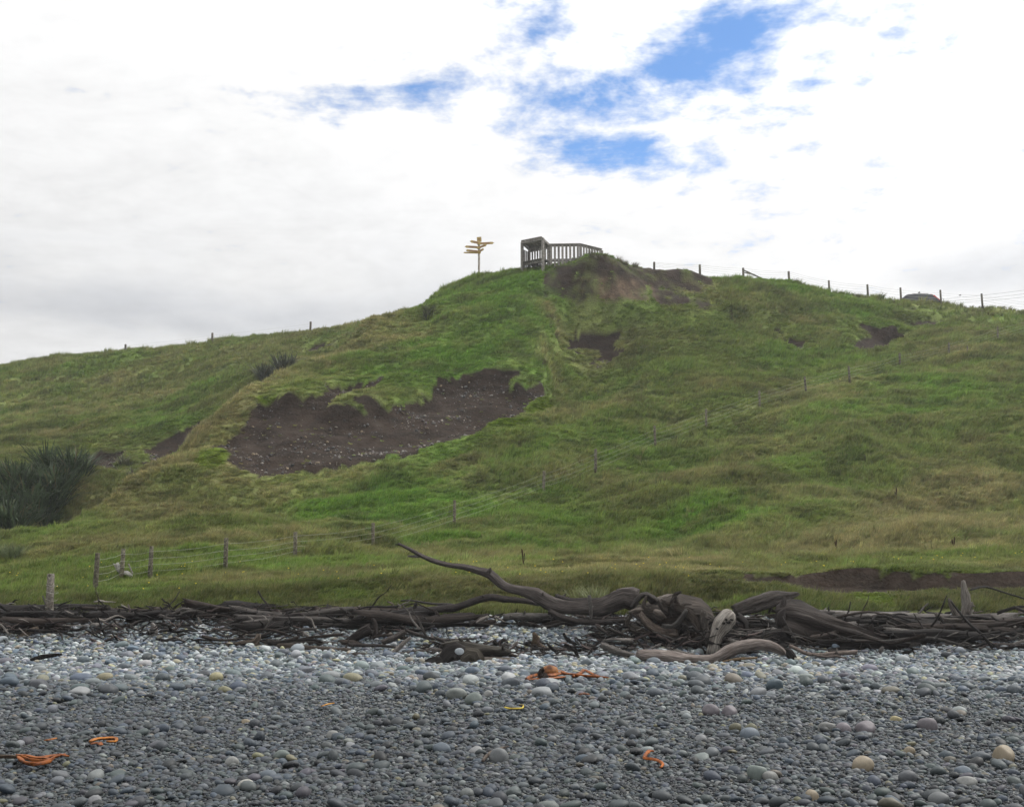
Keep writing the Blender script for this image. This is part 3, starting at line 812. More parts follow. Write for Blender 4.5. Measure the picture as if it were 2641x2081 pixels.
NAMED = [  # survey px, py, width px, colour index, brightness, aspect z, label
    (520, 1669, 36, 5, .95, 1.1, 'cream white egg-shaped stone lying alone near the front, left of centre'),
    (2126, 1606, 46, 6, 1.0, 1.45, 'big round buff stone near the right edge of the beach'),
    (1826, 1628, 46, 6, .95, 1.1, 'orange-tan oval stone on dark gravel at the right'),
    (1897, 1526, 26, 8, 1.05, 1.2, 'small bright yellow stone on the right of the beach'),
    (1003, 1488, 38, 2, 1.0, 1.0, 'flat green-grey stone below the orange kelp, left'),
    (1033, 1472, 20, 4, 1.0, 1.5, 'upright pale grey stone just above the flat green-grey one'),
    (520, 1528, 18, 6, 1.15, 1.2, 'small yellowish tan stone alone on dark gravel, left of centre'),
    (490, 1618, 28, 4, 1.05, 1.4, 'pale lichen-speckled stone left of the cream egg-shaped one'),
    (596, 1603, 34, 2, 1.0, 1.0, 'grey-green oval stone in a small cluster, left of centre'),
    (567, 1650, 36, 1, .8, 1.0, 'dark blue-grey flat stone beside the cream egg-shaped one'),
    (704, 1562, 28, 4, 1.0, 1.2, 'pale grey rounded stone, left of the long grey-green one'),
    (1057, 1612, 40, 0, 1.0, 1.2, 'grey stone behind the dark twig near the front'),
    (935, 1590, 38, 1, 1.0, .9, 'long blue-grey stone above the dark twig'),
    (1587, 1560, 36, 1, 1.1, 1.3, 'slate-blue rounded stone to the right of centre'),
    (1545, 1512, 34, 7, 1.0, 1.3, 'purplish grey stone under the right end of the pale log'),
    (1506, 1510, 36, 7, .95, 1.0, 'dark mauve oval stone left of the purplish rounded one'),
    (1750, 1545, 38, 4, .85, 1.1, 'pale grey oval stone, left one of the row at the right'),
    (1787, 1547, 28, 7, 1.2, 1.3, 'pinkish grey round stone in the row at the right'),
    (1832, 1546, 44, 7, 1.05, 1.0, 'wide mauve-grey stone in the row at the right'),
    (1964, 1543, 42, 7, .9, 1.2, 'dark mauve-grey stone standing near the right edge'),
    (1925, 1594, 24, 6, 1.0, 1.5, 'upright tan stone on the dark gravel at right'),
    (1605, 1645, 42, 2, 1.2, 1.2, 'pale green-grey stone, larger of a touching pair at right'),
    (1630, 1650, 32, 4, .8, 1.2, 'grey stone leaning on the pale green-grey one'),
    (2040, 1640, 36, 1, 1.15, 1.0, 'blue-grey oval stone left of the big round buff stone'),
    (2046, 1660, 36, 4, 1.1, 1.2, 'pale rounded stone at right, lower left of the big buff stone'),
    (1990, 1700, 44, 0, .9, .9, 'long slate stone at the bottom right corner region'),
    (1720, 1690, 30, 6, .95, 1.4, 'round buff stone at the bottom, right of centre'),
]
def beach_hit(px, py): return cast(px, py, 5.0, 40.0)
for px, py, wpx, k, br, az_, lb in NAMED:
    p = beach_hit(px, py + 4)
    r = wpx / 2 * p.y / F * 1.02
    one_stone(p.x, p.y, r, PAL[k] * br * (1.0 if k in (4, 5, 6, 8) else 1.1), k, (1, 1, az_ * 1.25), lb, rz=random.uniform(-.4, .4), tilt=.1)
cand = beach_pts(lambda y: .55 if y < 15 else 1.6, 7.2, 24.5)
placed = [beach_hit(a[0], a[1])[:2] for a in NAMED]; n_ind = 0
cc, kk = stone_cols(cand[:, 1], True)
order = rng.permutation(len(cand))
for i in order:
    if n_ind >= 272: break
    x, y = cand[i]
    if abs(x) > y * .46: continue
    if x < 0 and y < 14 and random.random() < .35: continue
    if any((x - q[0]) ** 2 + (y - q[1]) ** 2 < .06 for q in placed): continue
    placed.append((x, y))
    r = random.uniform(.055, .098) if y < 15 else random.uniform(.085, .155)
    one_stone(x, y, r, cc[i], int(kk[i])); n_ind += 1

# stones in the slips
def scatter_scree():
    n = 55000
    x = rng.uniform(-34, 16, n); y = rng.uniform(50, 76, n)
    s_ = lookup(scree, x, y) * (lookup(soil, x, y) > .6)
    band = np.clip(.34 + 1.2 * fbm(x / 2.5, y / 1.2, 10, 3), .04, 1)
    k = rng.random(n) < s_ * band
    x, y = x[k], y[k]; n = len(x)
    r = .022 + .085 * rng.random(n) ** 4
    c = PAL[rng.choice([0, 3, 4, 5, 6, 7], n, p=[.26, .18, .22, .08, .14, .12])] * rng.uniform(.45, 1.45, (n, 1)) * np.array((1.06, .98, .92))
    P = np.c_[x, y, lookup(Z, x, y) + r * .2]
    R = np.stack([rng.normal(0, .5, n), rng.normal(0, .5, n), rng.uniform(0, 6.28, n)], -1)
    return instancer('scree', P, c, R, np.repeat(r[:, None], 3, 1) * rng.uniform(.8, 1.2, (n, 3)), rng.integers(0, 9, n), PEB, 'loose pale stones strewn over the bare earth slips', 'scree')
scree_o = scatter_scree()

#__OBJECTS__
# ------------------------------------------------------------------ wood
def wood_mat(name, grain, inst=False):
    m, N, bs = mat_new(name)
    oi = N.n('ShaderNodeObjectInfo')
    if grain:
        w_ = N.n('ShaderNodeAttribute', attribute_name='wood').outputs['Vector']
    else:
        w_ = N.n('ShaderNodeTexCoord').outputs['Object']
    w_ = N.vm('ADD', w_, N.xyz(N.m('MULTIPLY', oi.outputs['Random'], 40.0), 3.0, 0.0))
    oc_ = inst_col(N) if inst else oi.outputs['Color']
    st = N.noise(N.vm('MULTIPLY', w_, (2.6, 2.6, 0.9) if grain else (6, 6, 6)), 2.0, 6, .65)
    fi = N.noise(N.vm('MULTIPLY', w_, (9.0, 9.0, 1.4) if grain else (22, 22, 22)), 2.0, 4, .6)
    pa = N.noise(w_, 1.3, 3, .5)
    f = N.m('ADD', N.m('MULTIPLY', st, .6), N.m('MULTIPLY', fi, .4))
    c = N.mix(1.0, oc_, N.ramp(f, [(0.34, (.14, .125, .12)), (0.44, (.50, .48, .46)), (0.53, (.95, .94, .93)), (0.66, (2.0, 1.97, 1.95))]), 'MULTIPLY')
    c = N.mix(N.mapr(pa, .5, .68, 0, .55), c, N.mix(1.0, oc_, (.45, .40, .36), 'MULTIPLY'))
    N.put(bs.inputs['Base Color'], c); bs.inputs['Roughness'].default_value = 0.85; bs.inputs['Specular IOR Level'].default_value = 0.2
    bump(N, bs, f, 1.0, 0.05)
    return m
M['wood'] = wood_mat('driftwood', True)
M['wood_i'] = wood_mat('driftwood_fragments', True, True)
M['timber'] = wood_mat('weathered_timber', False)

def plain(name, c, rough=.6, metal=0.0, var=.25, scale=12.0, spec=.4):
    m, N, bs = mat_new(name)
    n_ = N.noise(N.n('ShaderNodeTexCoord').outputs['Object'], scale, 5, .6)
    N.put(bs.inputs['Base Color'], N.mix(1.0, (*c, 1), N.ramp(n_, [(.25, (1 - var,) * 3), (.75, (1 + var,) * 3)]), 'MULTIPLY'))
    bs.inputs['Roughness'].default_value = rough; bs.inputs['Metallic'].default_value = metal; bs.inputs['Specular IOR Level'].default_value = spec
    return m

def catmull(P, R, step):
    P = [Vector(p) for p in P]
    out, rad = [], []
    n = len(P)
    for i in range(n - 1):
        p0 = P[max(i - 1, 0)]; p1 = P[i]; p2 = P[i + 1]; p3 = P[min(i + 2, n - 1)]
        k = max(2, int((p2 - p1).length / step))
        for j in range(k):
            t = j / k
            q = 0.5 * ((2 * p1) + (p2 - p0) * t + (2 * p0 - 5 * p1 + 4 * p2 - p3) * t * t + (3 * p1 - p0 - 3 * p2 + p3) * t ** 3)
            out.append(q); rad.append(R[i] + (R[i + 1] - R[i]) * t)
    out.append(P[-1]); rad.append(R[-1])
    return out, rad

def tube(P, R, seg=12, rough=.12, step=None, jag=.5, flat=1.0, seed=None, stubs=0):
    """weathered limb: verts, faces, grain coordinates (world space)"""
    r = random.Random(seed if seed is not None else random.random())
    rm = max(R)
    pts, rad = catmull(P, R, step or max(rm * .8, .03))
    V, Fc, A = [], [], []
    ph = [(r.randint(2, 3), r.uniform(0, 6.3), r.uniform(-1.2, 1.2), rough * .9), (r.randint(4, 6), r.uniform(0, 6.3), r.uniform(-2, 2), rough * .6), (r.randint(7, 9), r.uniform(0, 6.3), r.uniform(-2.5, 2.5), rough * .5)]
    u = None; L = 0.0
    kn = [(r.randrange(len(pts)), r.uniform(0, 6.3), r.uniform(.15, .5)) for _ in range(max(1, len(pts) // 7))]
    for i, p in enumerate(pts):
        t = (pts[min(i + 1, len(pts) - 1)] - pts[max(i - 1, 0)]).normalized()
        if u is None:
            u = t.orthogonal().normalized()
        else:
            u = (u - t * u.dot(t)).normalized()
            L += (p - pts[i - 1]).length
        v = t.cross(u)
        lum = 1 + rough * .8 * math.sin(L / (rm * 4 + .01) * 1.7 + ph[0][1]) * .5 + r.uniform(-.03, .03)
        for k in range(seg):
            a = 2 * PI * k / seg
            q = lum + r.uniform(-.22, .22) * rough
            for f_, p_, tw, am in ph: q += am * math.sin(f_ * a + p_ + tw * L)
            for ki, ka, ks in kn:
                d_ = abs(i - ki)
                if d_ < 3: q += ks * rough * 4 * math.exp(-d_ * d_ * .7 - 2.5 * (1 - math.cos(a - ka)))
            off = Vector((0, 0, 0))
            if jag and (i == 0 or i == len(pts) - 1):
                off = t * r.uniform(-jag, jag) * rad[i] * 1.3
            V.append(p + (u * math.cos(a) + v * math.sin(a)) * rad[i] * q * 1.0 + off)
            A.append((math.cos(a), math.sin(a), L * 1.0 / max(rm * 3, .05)))
    m_ = len(pts)
    for i in range(m_ - 1):
        for k in range(seg):
            k2 = (k + 1) % seg
            Fc.append((i * seg + k, i * seg + k2, (i + 1) * seg + k2, (i + 1) * seg + k))
    if stubs:
        for _ in range(stubs):
            i = r.randrange(1, m_ - 1) if m_ > 2 else 0
            t = (pts[min(i + 1, m_ - 1)] - pts[max(i - 1, 0)]).normalized(); uu = t.orthogonal().normalized(); vv_ = t.cross(uu); a = r.uniform(0, 6.3)
            d_ = (uu * math.cos(a) + vv_ * math.sin(a) + t * r.uniform(-.9, .9) + Vector((0, 0, .35))).normalized()
            q0 = rad[i] * r.uniform(.22, .42); ln_ = rad[i] * (r.uniform(1.8, 5.0) if rm < .05 else r.uniform(.8, 2.0))
            e1 = d_.orthogonal().normalized(); e2 = d_.cross(e1); k0 = len(V)
            for f_, w_ in ((.3, 1.0), (.7, .75), (1.0, .35)):
                cpt = pts[i] + d_ * (rad[i] * .5 + ln_ * f_) + e1 * r.uniform(-.3, .3) * q0 * 2
                for k in range(5):
                    aa = 2 * PI * k / 5; V.append(cpt + (e1 * math.cos(aa) + e2 * math.sin(aa)) * q0 * w_); A.append((math.cos(aa), math.sin(aa), f_ * 3))
            for g_ in range(2):
                for k in range(5):
                    k2 = (k + 1) % 5; Fc.append((k0 + g_ * 5 + k, k0 + g_ * 5 + k2, k0 + g_ * 5 + 5 + k2, k0 + g_ * 5 + 5 + k))
            Fc.append(tuple(k0 + 10 + k for k in range(5)))
    for e, i in ((0, 0), (1, m_ - 1)):
        c = len(V); t = (pts[1] - pts[0]).normalized() if e == 0 else (pts[-2] - pts[-1]).normalized()
        V.append(pts[i] + t * rad[i] * .5); A.append((0, 0, 0))
        for k in range(seg):
            k2 = (k + 1) % seg
            Fc.append((i * seg + k2, i * seg + k, c) if e == 0 else (i * seg + k, i * seg + k2, c))
    return V, Fc, A

def wood_obj(name, V, Fc, A, color, parent=None, origin=None, mat='wood'):
    o0 = Vector(origin) if origin is not None else Vector(V[0])
    me = mesh_np(name, [v - o0 for v in V], Fc)
    attr(me, 'wood', 'FLOAT_VECTOR', np.array(A, np.float32))
    o = obj(name, me, M[mat], parent)
    o.location = o0 - (parent.location if parent is not None else Vector((0, 0, 0)))
    o.color = (*color, 1)
    return o

Z5 = (0.0, 1132.8, .3408); Z6 = (738.8, 1132.8, .3029); Z7 = (1231.3, 1182.0, .4320); ZD = (0.0, 0.0, 1.0)
def path(zf, pts, Y0, Y1=None):
    Y1 = Y0 if Y1 is None else Y1
    P, R = [], []
    for i, (x, y, r) in enumerate(pts):
        Yc = Y0 + (Y1 - Y0) * i / max(len(pts) - 1, 1)
        P.append(at(zf[0] + zf[2] * x, zf[1] + zf[2] * y, Yc)); R.append(r * zf[2] * Yc / F)
    return P, R
DARK = (.034, .028, .026); MIDW = (.075, .065, .060); PALE = (.22, .20, .185); GREY = (.12, .113, .106); BLACK = (.019, .0165, .0155)
def limb(zf, pts, Y0, Y1=None, color=MIDW, label=None, name='driftwood_log', parent=None, rough=.12, seg=12, jag=.5, group='driftwood along the top of the beach', cat='driftwood'):
    P, R = path(zf, pts, Y0, Y1)
    V, Fc, A = tube(P, R, seg, rough * 1.15, jag=jag, stubs=(3 if parent is None and jag > .3 and len(pts) > 3 and rough > .06 else 0))
    o = wood_obj(name, V, Fc, A, color, parent, P[0])
    if parent is None:
        tag(o, label, cat, group)
    return o

# ---------------- the named driftwood
t1 = limb(Z6, [(2010, 455, 62), (1920, 440, 62), (1820, 475, 58), (1720, 508, 50), (1600, 506, 50), (1480, 500, 48), (1390, 468, 44), (1300, 420, 38), (1200, 390, 32), (1110, 368, 27), (1050, 330, 29), (985, 272, 31), (900, 248, 24), (800, 222, 20),
               (720, 214, 17), (620, 190, 17), (520, 150, 14), (420, 95, 11), (345, 58, 7)], 25.3, 25.9, MIDW, 'long bare driftwood tree whose curved branch reaches up over the grass', rough=.14, seg=14)
limb(Z6, [(505, 145, 11), (460, 148, 9), (410, 146, 5)], 25.85, None, GREY, name='branch', parent=t1)
limb(Z6, [(372, 72, 7), (345, 66, 5), (322, 64, 2)], 25.9, None, DARK, name='branch', parent=t1)
limb(Z6, [(975, 262, 16), (985, 240, 11), (992, 230, 6)], 25.6, None, MIDW, name='branch', parent=t1)
limb(Z6, [(1860, 430, 30), (1890, 395, 26), (1905, 380, 14)], 25.3, None, MIDW, name='branch', parent=t1)
limb(Z6, [(1395, 530, 20), (1480, 572, 22), (1600, 602, 20), (1750, 610, 20), (1900, 598, 20), (1960, 585, 17)], 25.0, 24.9, DARK, 'dark curved branch lying below the trunk of the long bare tree', seg=12)
limb(Z6, [(1690, 590, 9), (1690, 520, 12), (1682, 440, 12), (1678, 418, 8)], 24.9, None, GREY, 'short grey stake standing upright before the long bare tree')
limb(Z6, [(1440, 425, 20), (1550, 462, 22), (1660, 462, 22), (1780, 455, 18)], 26.0, None, DARK, 'straight dark log behind the trunk of the long bare tree')
limb(Z6, [(545, 515, 12), (640, 512, 24), (740, 502, 26), (820, 478, 24), (920, 445, 22), (1000, 432, 24), (1080, 445, 24), (1160, 452, 22), (1240, 460, 18), (1330, 482, 12)], 26.3, None, DARK, 'arched dark split log lying beneath the reaching branch', rough=.2)
limb(Z6, [(150, 590, 30), (280, 575, 42), (400, 560, 48), (520, 545, 40), (600, 535, 24)], 26.0, None, BLACK, 'thick blackened log left of the arched split log', rough=.22)
limb(Z6, [(500, 600, 26), (620, 590, 30), (760, 575, 26), (880, 560, 16)], 25.7, None, DARK, 'dark log end beneath the left part of the arched log', rough=.2)
limb(Z6, [(1080, 570, 18), (1180, 565, 26), (1290, 566, 24), (1400, 560, 14)], 25.9, None, GREY, 'flat grey slab of wood on the stones under the arch', rough=.15)
limb(Z6, [(850, 625, 8), (900, 595, 11), (950, 560, 12), (980, 555, 6)], 25.3, None, MIDW, 'short tilted stub on the stones left of the grey slab')
limb(Z6, [(890, 612, 7), (930, 590, 12), (970, 570, 9)], 25.2, None, PALE, 'short pale brown stub beside the tilted one')
# stump with a flat stone
st_ = limb(Z6, [(680, 800, 50), (760, 790, 60), (860, 800, 52), (960, 810, 48), (1060, 815, 42), (1110, 822, 30)], 22.7, 22.9, (.045, .041, .034), 'squat dark stump with gnarled roots holding a flat grey stone', name='tree_stump', rough=.2, cat='stump')
limb(Z6, [(640, 940, 20), (690, 860, 48), (740, 820, 60), (780, 860, 62), (800, 930, 50)], 22.5, None, BLACK, name='root', parent=st_, rough=.25)
limb(Z6, [(770, 930, 40), (820, 870, 55), (870, 850, 58), (900, 910, 46), (930, 945, 25)], 22.45, None, (.065, .058, .046), name='root', parent=st_, rough=.25)
limb(Z6, [(480, 945, 16), (530, 905, 24), (600, 890, 36), (680, 900, 40)], 22.5, None, BLACK, name='root', parent=st_, rough=.25)
limb(Z6, [(880, 895, 36), (960, 890, 38), (1060, 888, 37), (1155, 884, 34)], 22.45, None, (.095, .083, .072), 'short cut log with a sawn end lying against the stump', rough=.08, jag=.05)
fs = at(738.8 + .3029 * 772, 1132.8 + .3029 * 812, 22.2)
o = bpy.data.objects.new('flat_stone', COB[3]); COL.objects.link(o); o.location = fs; o.scale = (.088, .03, .10); o.color = (.36, .39, .42, 1); o.rotation_euler = (.25, 0.2, .1)
tag(o, 'flat round pale grey stone wedged in the dark stump', 'stone')
limb(Z6, [(395, 660, 9), (470, 690, 12), (560, 715, 11), (680, 730, 9), (800, 725, 7), (890, 720, 4)], 24.4, None, MIDW, 'long thin stick lying level above the stump', seg=8)
limb(Z6, [(285, 845, 16), (340, 795, 17), (400, 740, 13), (435, 712, 9)], 23.4, None, PALE, 'pale stubby stick leaning left of the stump')
limb(Z6, [(330, 835, 14), (430, 822, 15), (540, 812, 14), (655, 800, 10)], 23.5, None, MIDW, 'brown stick lying level at the left of the stump')
limb(Z6, [(0, 765, 14), (120, 770, 12), (230, 772, 10), (330, 785, 6)], 23.8, None, DARK, 'thin dark branch stretching left from the stump', seg=8)
limb(Z6, [(0, 740, 26), (80, 690, 30), (150, 650, 26)], 24.3, None, DARK, 'thick broken branch tilted up, far left of the stump', rough=.2)
limb(Z6, [(230, 750, 18), (320, 715, 20), (400, 670, 16)], 24.0, None, MIDW, 'broken grey branch tilted up beside the thin stick')
limb(Z6, [(-40, 845, 16), (60, 838, 18), (160, 842, 12)], 23.3, None, MIDW, 'smooth brown branch low at the edge of the stones, left')
sn = limb(Z6, [(180, 760, 16), (175, 690, 22), (180, 620, 14), (165, 580, 8)], 24.6, None, DARK, 'knotted dark root standing up in the pile left of the stump', name='driftwood_root', rough=.3)
limb(Z6, [(200, 700, 10), (240, 660, 8), (230, 640, 5)], 24.5, None, DARK, name='root', parent=sn)
limb(Z6, [(1145, 800, 14), (1155, 765, 13), (1180, 745, 8)], 23.7, None, PALE, 'small pale crooked stub right of the stump')
limb(Z6, [(1165, 775, 7), (1260, 800, 9), (1360, 790, 10), (1480, 800, 9), (1600, 800, 6)], 23.6, None, MIDW, 'wavy thin branch lying right of the stump', seg=8)
rs = limb(Z6, [(1300, 770, 22), (1310, 720, 20), (1290, 680, 8)], 23.9, None, (.10, .075, .05), 'small brown splintered root right of the stump', name='driftwood_root', rough=.3)
limb(Z6, [(1320, 760, 16), (1370, 790, 12), (1400, 800, 6)], 23.8, None, (.10, .075, .05), name='root', parent=rs)
limb(Z6, [(1010, 740, 14), (1040, 760, 12), (1080, 730, 14), (1110, 750, 7)], 24.0, None, BLACK, 'black crooked chunk of wood just behind the stump')
limb(Z6, [(1590, 890, 6), (1440, 880, 9), (1300, 888, 16), (1230, 905, 10)], 22.8, None, DARK, 'dark flat branch half buried in stones right of the stump')
limb(Z6, [(1680, 690, 6), (1760, 715, 10), (1860, 720, 8)], 24.2, None, DARK, 'short dark stick on the stones below the curved branch')
# root plate in the middle of the pile
rp = limb(Z7, [(640, 330, 40), (560, 300, 62), (470, 290, 70), (390, 300, 66), (320, 290, 48)], 24.9, 24.5, (.040, .033, .028), 'huge tangled root plate of an upturned driftwood tree', name='driftwood_root_plate', rough=.28, seg=16)
for pts, Yr, c in (([(400, 300, 26), (340, 270, 24), (285, 262, 20), (235, 272, 12)], 24.2, (.16, .135, .115)), ([(280, 270, 16), (310, 310, 22), (350, 345, 24), (410, 365, 22), (470, 372, 16)], 24.0, (.15, .12, .10)),
                   ([(390, 215, 16), (440, 235, 22), (500, 260, 24), (545, 300, 26), (565, 370, 26), (560, 430, 14)], 24.1, (.11, .09, .075)), ([(515, 250, 10), (500, 275, 16), (475, 310, 16), (440, 335, 14), (395, 330, 10)], 23.9, GREY),
                   ([(330, 230, 20), (270, 250, 14), (225, 300, 14), (230, 345, 12), (290, 375, 10)], 24.3, (.12, .105, .09)), ([(230, 330, 18), (270, 345, 22), (310, 365, 16), (300, 385, 8)], 24.1, (.13, .115, .10)),
                   ([(300, 380, 12), (315, 400, 7), (312, 430, 4)], 24.0, GREY), ([(400, 240, 26), (340, 195, 20), (300, 180, 12), (245, 240, 8)], 24.6, MIDW), ([(600, 260, 16), (595, 310, 20), (610, 380, 18), (600, 430, 10)], 24.0, (.14, .125, .11)),
                   ([(420, 380, 24), (480, 400, 20), (540, 420, 16), (590, 450, 8)], 23.9, DARK), ([(760, 280, 22), (800, 310, 18), (810, 360, 12), (850, 395, 7)], 24.3, DARK), ([(350, 330, 30), (360, 390, 26), (440, 430, 16)], 24.2, BLACK),
                   ([(480, 330, 30), (520, 380, 28), (500, 430, 20)], 24.35, BLACK), ([(660, 330, 34), (720, 360, 34), (780, 390, 30), (860, 420, 20)], 24.5, BLACK)):
    limb(Z7, [(x, y, r * .78) for x, y, r in pts], Yr, Yr - .1, np.array(c) * .62, name='root', parent=rp, rough=.34)
rr5 = random.Random(5)
for k in range(26):
    a_ = rr5.uniform(0, 6.28); cx_, cy_ = 440 + 150 * math.cos(a_) * rr5.uniform(.2, 1), 305 + 85 * math.sin(a_) * rr5.uniform(.2, 1)
    ln_ = rr5.uniform(30, 85); b_ = a_ + rr5.gauss(0, .5)
    m1 = (cx_ + .5 * ln_ * math.cos(b_) + rr5.gauss(0, 8), cy_ + .5 * ln_ * math.sin(b_) + rr5.gauss(0, 8))
    q0 = rr5.uniform(7, 13)
    limb(Z7, [(cx_, cy_, q0), (*m1, q0 * .7), (cx_ + ln_ * math.cos(b_ + .4), min(cy_ + ln_ * math.sin(b_ + .4), 440), q0 * .25)], 24.1, 23.8 + .3 * rr5.random(), np.array((.05, .042, .037)) * rr5.uniform(.5, 2.2), name='root', parent=rp, rough=.3, seg=8)
limb(Z7, [(330, 225, 18), (390, 205, 22), (450, 198, 20), (515, 208, 14)], 25.0, None, (.16, .14, .125), 'pale broken log on top of the root plate', rough=.18)
ps = limb(Z7, [(640, 470, 32), (648, 420, 30), (662, 370, 32), (690, 320, 46), (720, 285, 44), (740, 268, 20)], 23.4, 23.5, (.27, .25, .225), 'pale grey club-shaped driftwood post standing before the root plate', name='driftwood_post', rough=.06, seg=18, jag=.1)
limb(Z7, [(612, 435, 10), (622, 380, 16), (640, 350, 8)], 23.45, None, MIDW, name='root', parent=ps)
for kx, ky, kr in ((712, 300, 5), (700, 318, 6), (722, 314, 8), (668, 345, 5), (740, 300, 4)):
    c_ = at(Z7[0] + Z7[2] * kx, Z7[1] + Z7[2] * ky, 23.15)
    V, Fc, A = tube([c_, c_ + Vector((0, .06, 0)), c_ + Vector((0, .3, 0))], [kr * .432 * 23.2 / F * .9, kr * .432 * 23.2 / F, .02], 8, .3)
    wood_obj('knot_hole', V, Fc, A, (.02, .017, .015), ps, c_)
limb(Z7, [(270, 462, 14), (300, 472, 26), (360, 480, 33), (430, 488, 37), (510, 496, 30), (600, 498, 24), (660, 490, 27), (720, 456, 31), (780, 432, 30), (850, 420, 26), (920, 426, 25), (975, 450, 20), (995, 470, 10)], 22.3, 22.4,
     (.20, .172, .158), 'smooth pale S-curved driftwood log at the edge of the stones', rough=.05, seg=18, jag=.3)
limb(Z7, [(985, 445, 14), (1015, 465, 20), (1035, 490, 14)], 22.5, None, BLACK, 'dark broken chunk at the right end of the pale curved log', rough=.25)
limb(Z7, [(740, 262, 24), (820, 242, 32), (900, 218, 30), (970, 196, 26), (1030, 182, 15), (1065, 172, 6)], 25.2, 25.4, (.060, .052, .047), 'jagged split log pointing up to the right behind the root plate', rough=.28, seg=16)
bl = limb(Z7, [(960, 290, 34), (1010, 295, 62), (1100, 322, 60), (1250, 362, 52), (1400, 398, 46), (1600, 430, 42), (1800, 450, 40), (2000, 465, 36), (2250, 478, 32)], 24.6, 24.0, (.034, .028, .025), 'massive dark fibrous trunk lying across the right side of the beach', rough=.36, seg=26)
limb(Z7, [(985, 330, 26), (975, 290, 24), (985, 260, 14), (1000, 250, 6)], 24.3, None, DARK, name='root', parent=bl)
limb(Z7, [(1010, 380, 30), (950, 400, 26), (900, 400, 16), (860, 410, 8)], 24.2, None, BLACK, name='root', parent=bl)
limb(Z7, [(1080, 262, 14), (1200, 276, 22), (1350, 284, 24), (1500, 290, 24), (1650, 292, 22), (1760, 296, 16)], 26.2, 26.2, (.175, .165, .155), 'long straight grey log below the grass bank on the right', rough=.08)
limb(Z7, [(1100, 310, 18), (1250, 318, 24), (1420, 318, 30), (1560, 325, 28), (1700, 340, 26), (1850, 365, 24), (2000, 390, 22), (2200, 415, 20)], 25.5, 25.0, BLACK, 'long black trunk behind the massive fibrous trunk', rough=.34, seg=20)
limb(Z7, [(1880, 395, 20), (2000, 400, 24), (2100, 392, 26), (2250, 395, 24)], 25.6, None, DARK, 'dark log at the right edge behind the black trunk', rough=.18)
su = limb(Z7, [(1890, 340, 36), (1888, 290, 30), (1886, 230, 22), (1880, 180, 20), (1874, 140, 14), (1870, 108, 8)], 25.7, None, (.20, .185, .165), 'grey snag with an upright trunk spike at the right', name='driftwood_snag', rough=.16, cat='snag')
for pts in ([(1860, 300, 22), (1830, 260, 16), (1812, 225, 12), (1800, 195, 5)], [(1880, 310, 22), (1820, 305, 20), (1770, 300, 16), (1735, 268, 6)], [(1860, 325, 16), (1790, 322, 14), (1730, 328, 6)], [(1895, 270, 12), (1905, 230, 10), (1915, 215, 5)]):
    limb(Z7, pts, 25.55, None, (.15, .135, .12), name='root', parent=su, rough=.18)
limb(Z7, [(2005, 412, 8), (2030, 370, 10), (2050, 322, 4)], 24.9, None, GREY, 'slim grey stick standing up near the right edge', seg=8)
limb(Z7, [(1965, 486, 7), (2060, 488, 9), (2250, 494, 9)], 23.3, None, (.19, .18, .17), 'straight grey pole low at the right edge', seg=8, rough=.05)
tw = limb(Z7, [(1018, 425, 7), (1060, 445, 10), (1110, 466, 10), (1180, 470, 8), (1270, 462, 12), (1350, 458, 12)], 22.9, None, (.20, .165, .145), 'knobbly pinkish branch at the foot of the massive trunk', seg=10)
limb(Z7, [(1130, 470, 5), (1190, 480, 6), (1250, 478, 5), (1300, 490, 3)], 22.8, None, (.15, .12, .105), name='branch', parent=tw)
limb(Z7, [(1248, 462, 6), (1252, 448, 4), (1250, 440, 2)], 22.85, None, PALE, name='branch', parent=tw)
limb(Z7, [(1460, 460, 8), (1470, 445, 10), (1478, 432, 5)], 23.3, None, GREY, 'tiny grey stub poking up before the massive trunk')
limb(Z7, [(1290, 318, 8), (1330, 335, 12), (1390, 352, 8)], 24.4, None, GREY, 'short grey splinter lying on the massive trunk')
limb(Z7, [(90, 420, 10), (150, 445, 15), (210, 465, 13), (270, 475, 8)], 23.0, None, GREY, 'grey branch running into the left end of the curved log')
limb(Z7, [(700, 395, 14), (740, 415, 12), (790, 425, 8)], 23.6, None, MIDW, 'short brown stick behind the curved log')
limb(Z7, [(690, 505, 4), (760, 492, 7), (860, 486, 6)], 22.2, None, (.24, .17, .10), 'yellowish thin stick tucked under the curved log', seg=8)
# left part of the pile
limb(Z5, [(1432, 452, 12), (1500, 468, 19), (1600, 488, 20), (1720, 500, 20), (1850, 502, 20), (1980, 486, 20), (2100, 468, 18), (2200, 455, 14)], 26.6, 26.4, (.075, .068, .063), 'long grey log along the top of the pile, pointing left', rough=.16, seg=14)
limb(Z5, [(1420, 560, 16), (1520, 545, 20), (1650, 552, 18), (1800, 545, 10)], 26.0, None, DARK, 'dark bent log below the long top log on the left')
limb(Z5, [(1180, 610, 24), (1350, 600, 40), (1550, 592, 42), (1750, 585, 40), (1950, 575, 40), (2200, 570, 36)], 26.2, 25.9, BLACK, 'big black log forming the back of the pile on the left', rough=.22, seg=16)
limb(Z5, [(1250, 660, 18), (1400, 650, 24), (1600, 645, 26), (1850, 640, 24), (2050, 648, 18)], 25.4, None, (.026, .022, .020), 'second black log below the big black one', rough=.22)
limb(Z5, [(640, 662, 14), (780, 668, 20), (900, 682, 22), (1050, 694, 22), (1230, 706, 14)], 24.8, None, (.052, .044, .040), 'straight dark branch at the front of the left pile', rough=.12)
limb(Z5, [(880, 672, 10), (930, 640, 20), (960, 600, 20), (955, 560, 12), (940, 545, 6)], 25.2, None, (.21, .20, .19), 'pale twisted chunk standing up in the left pile', rough=.25)
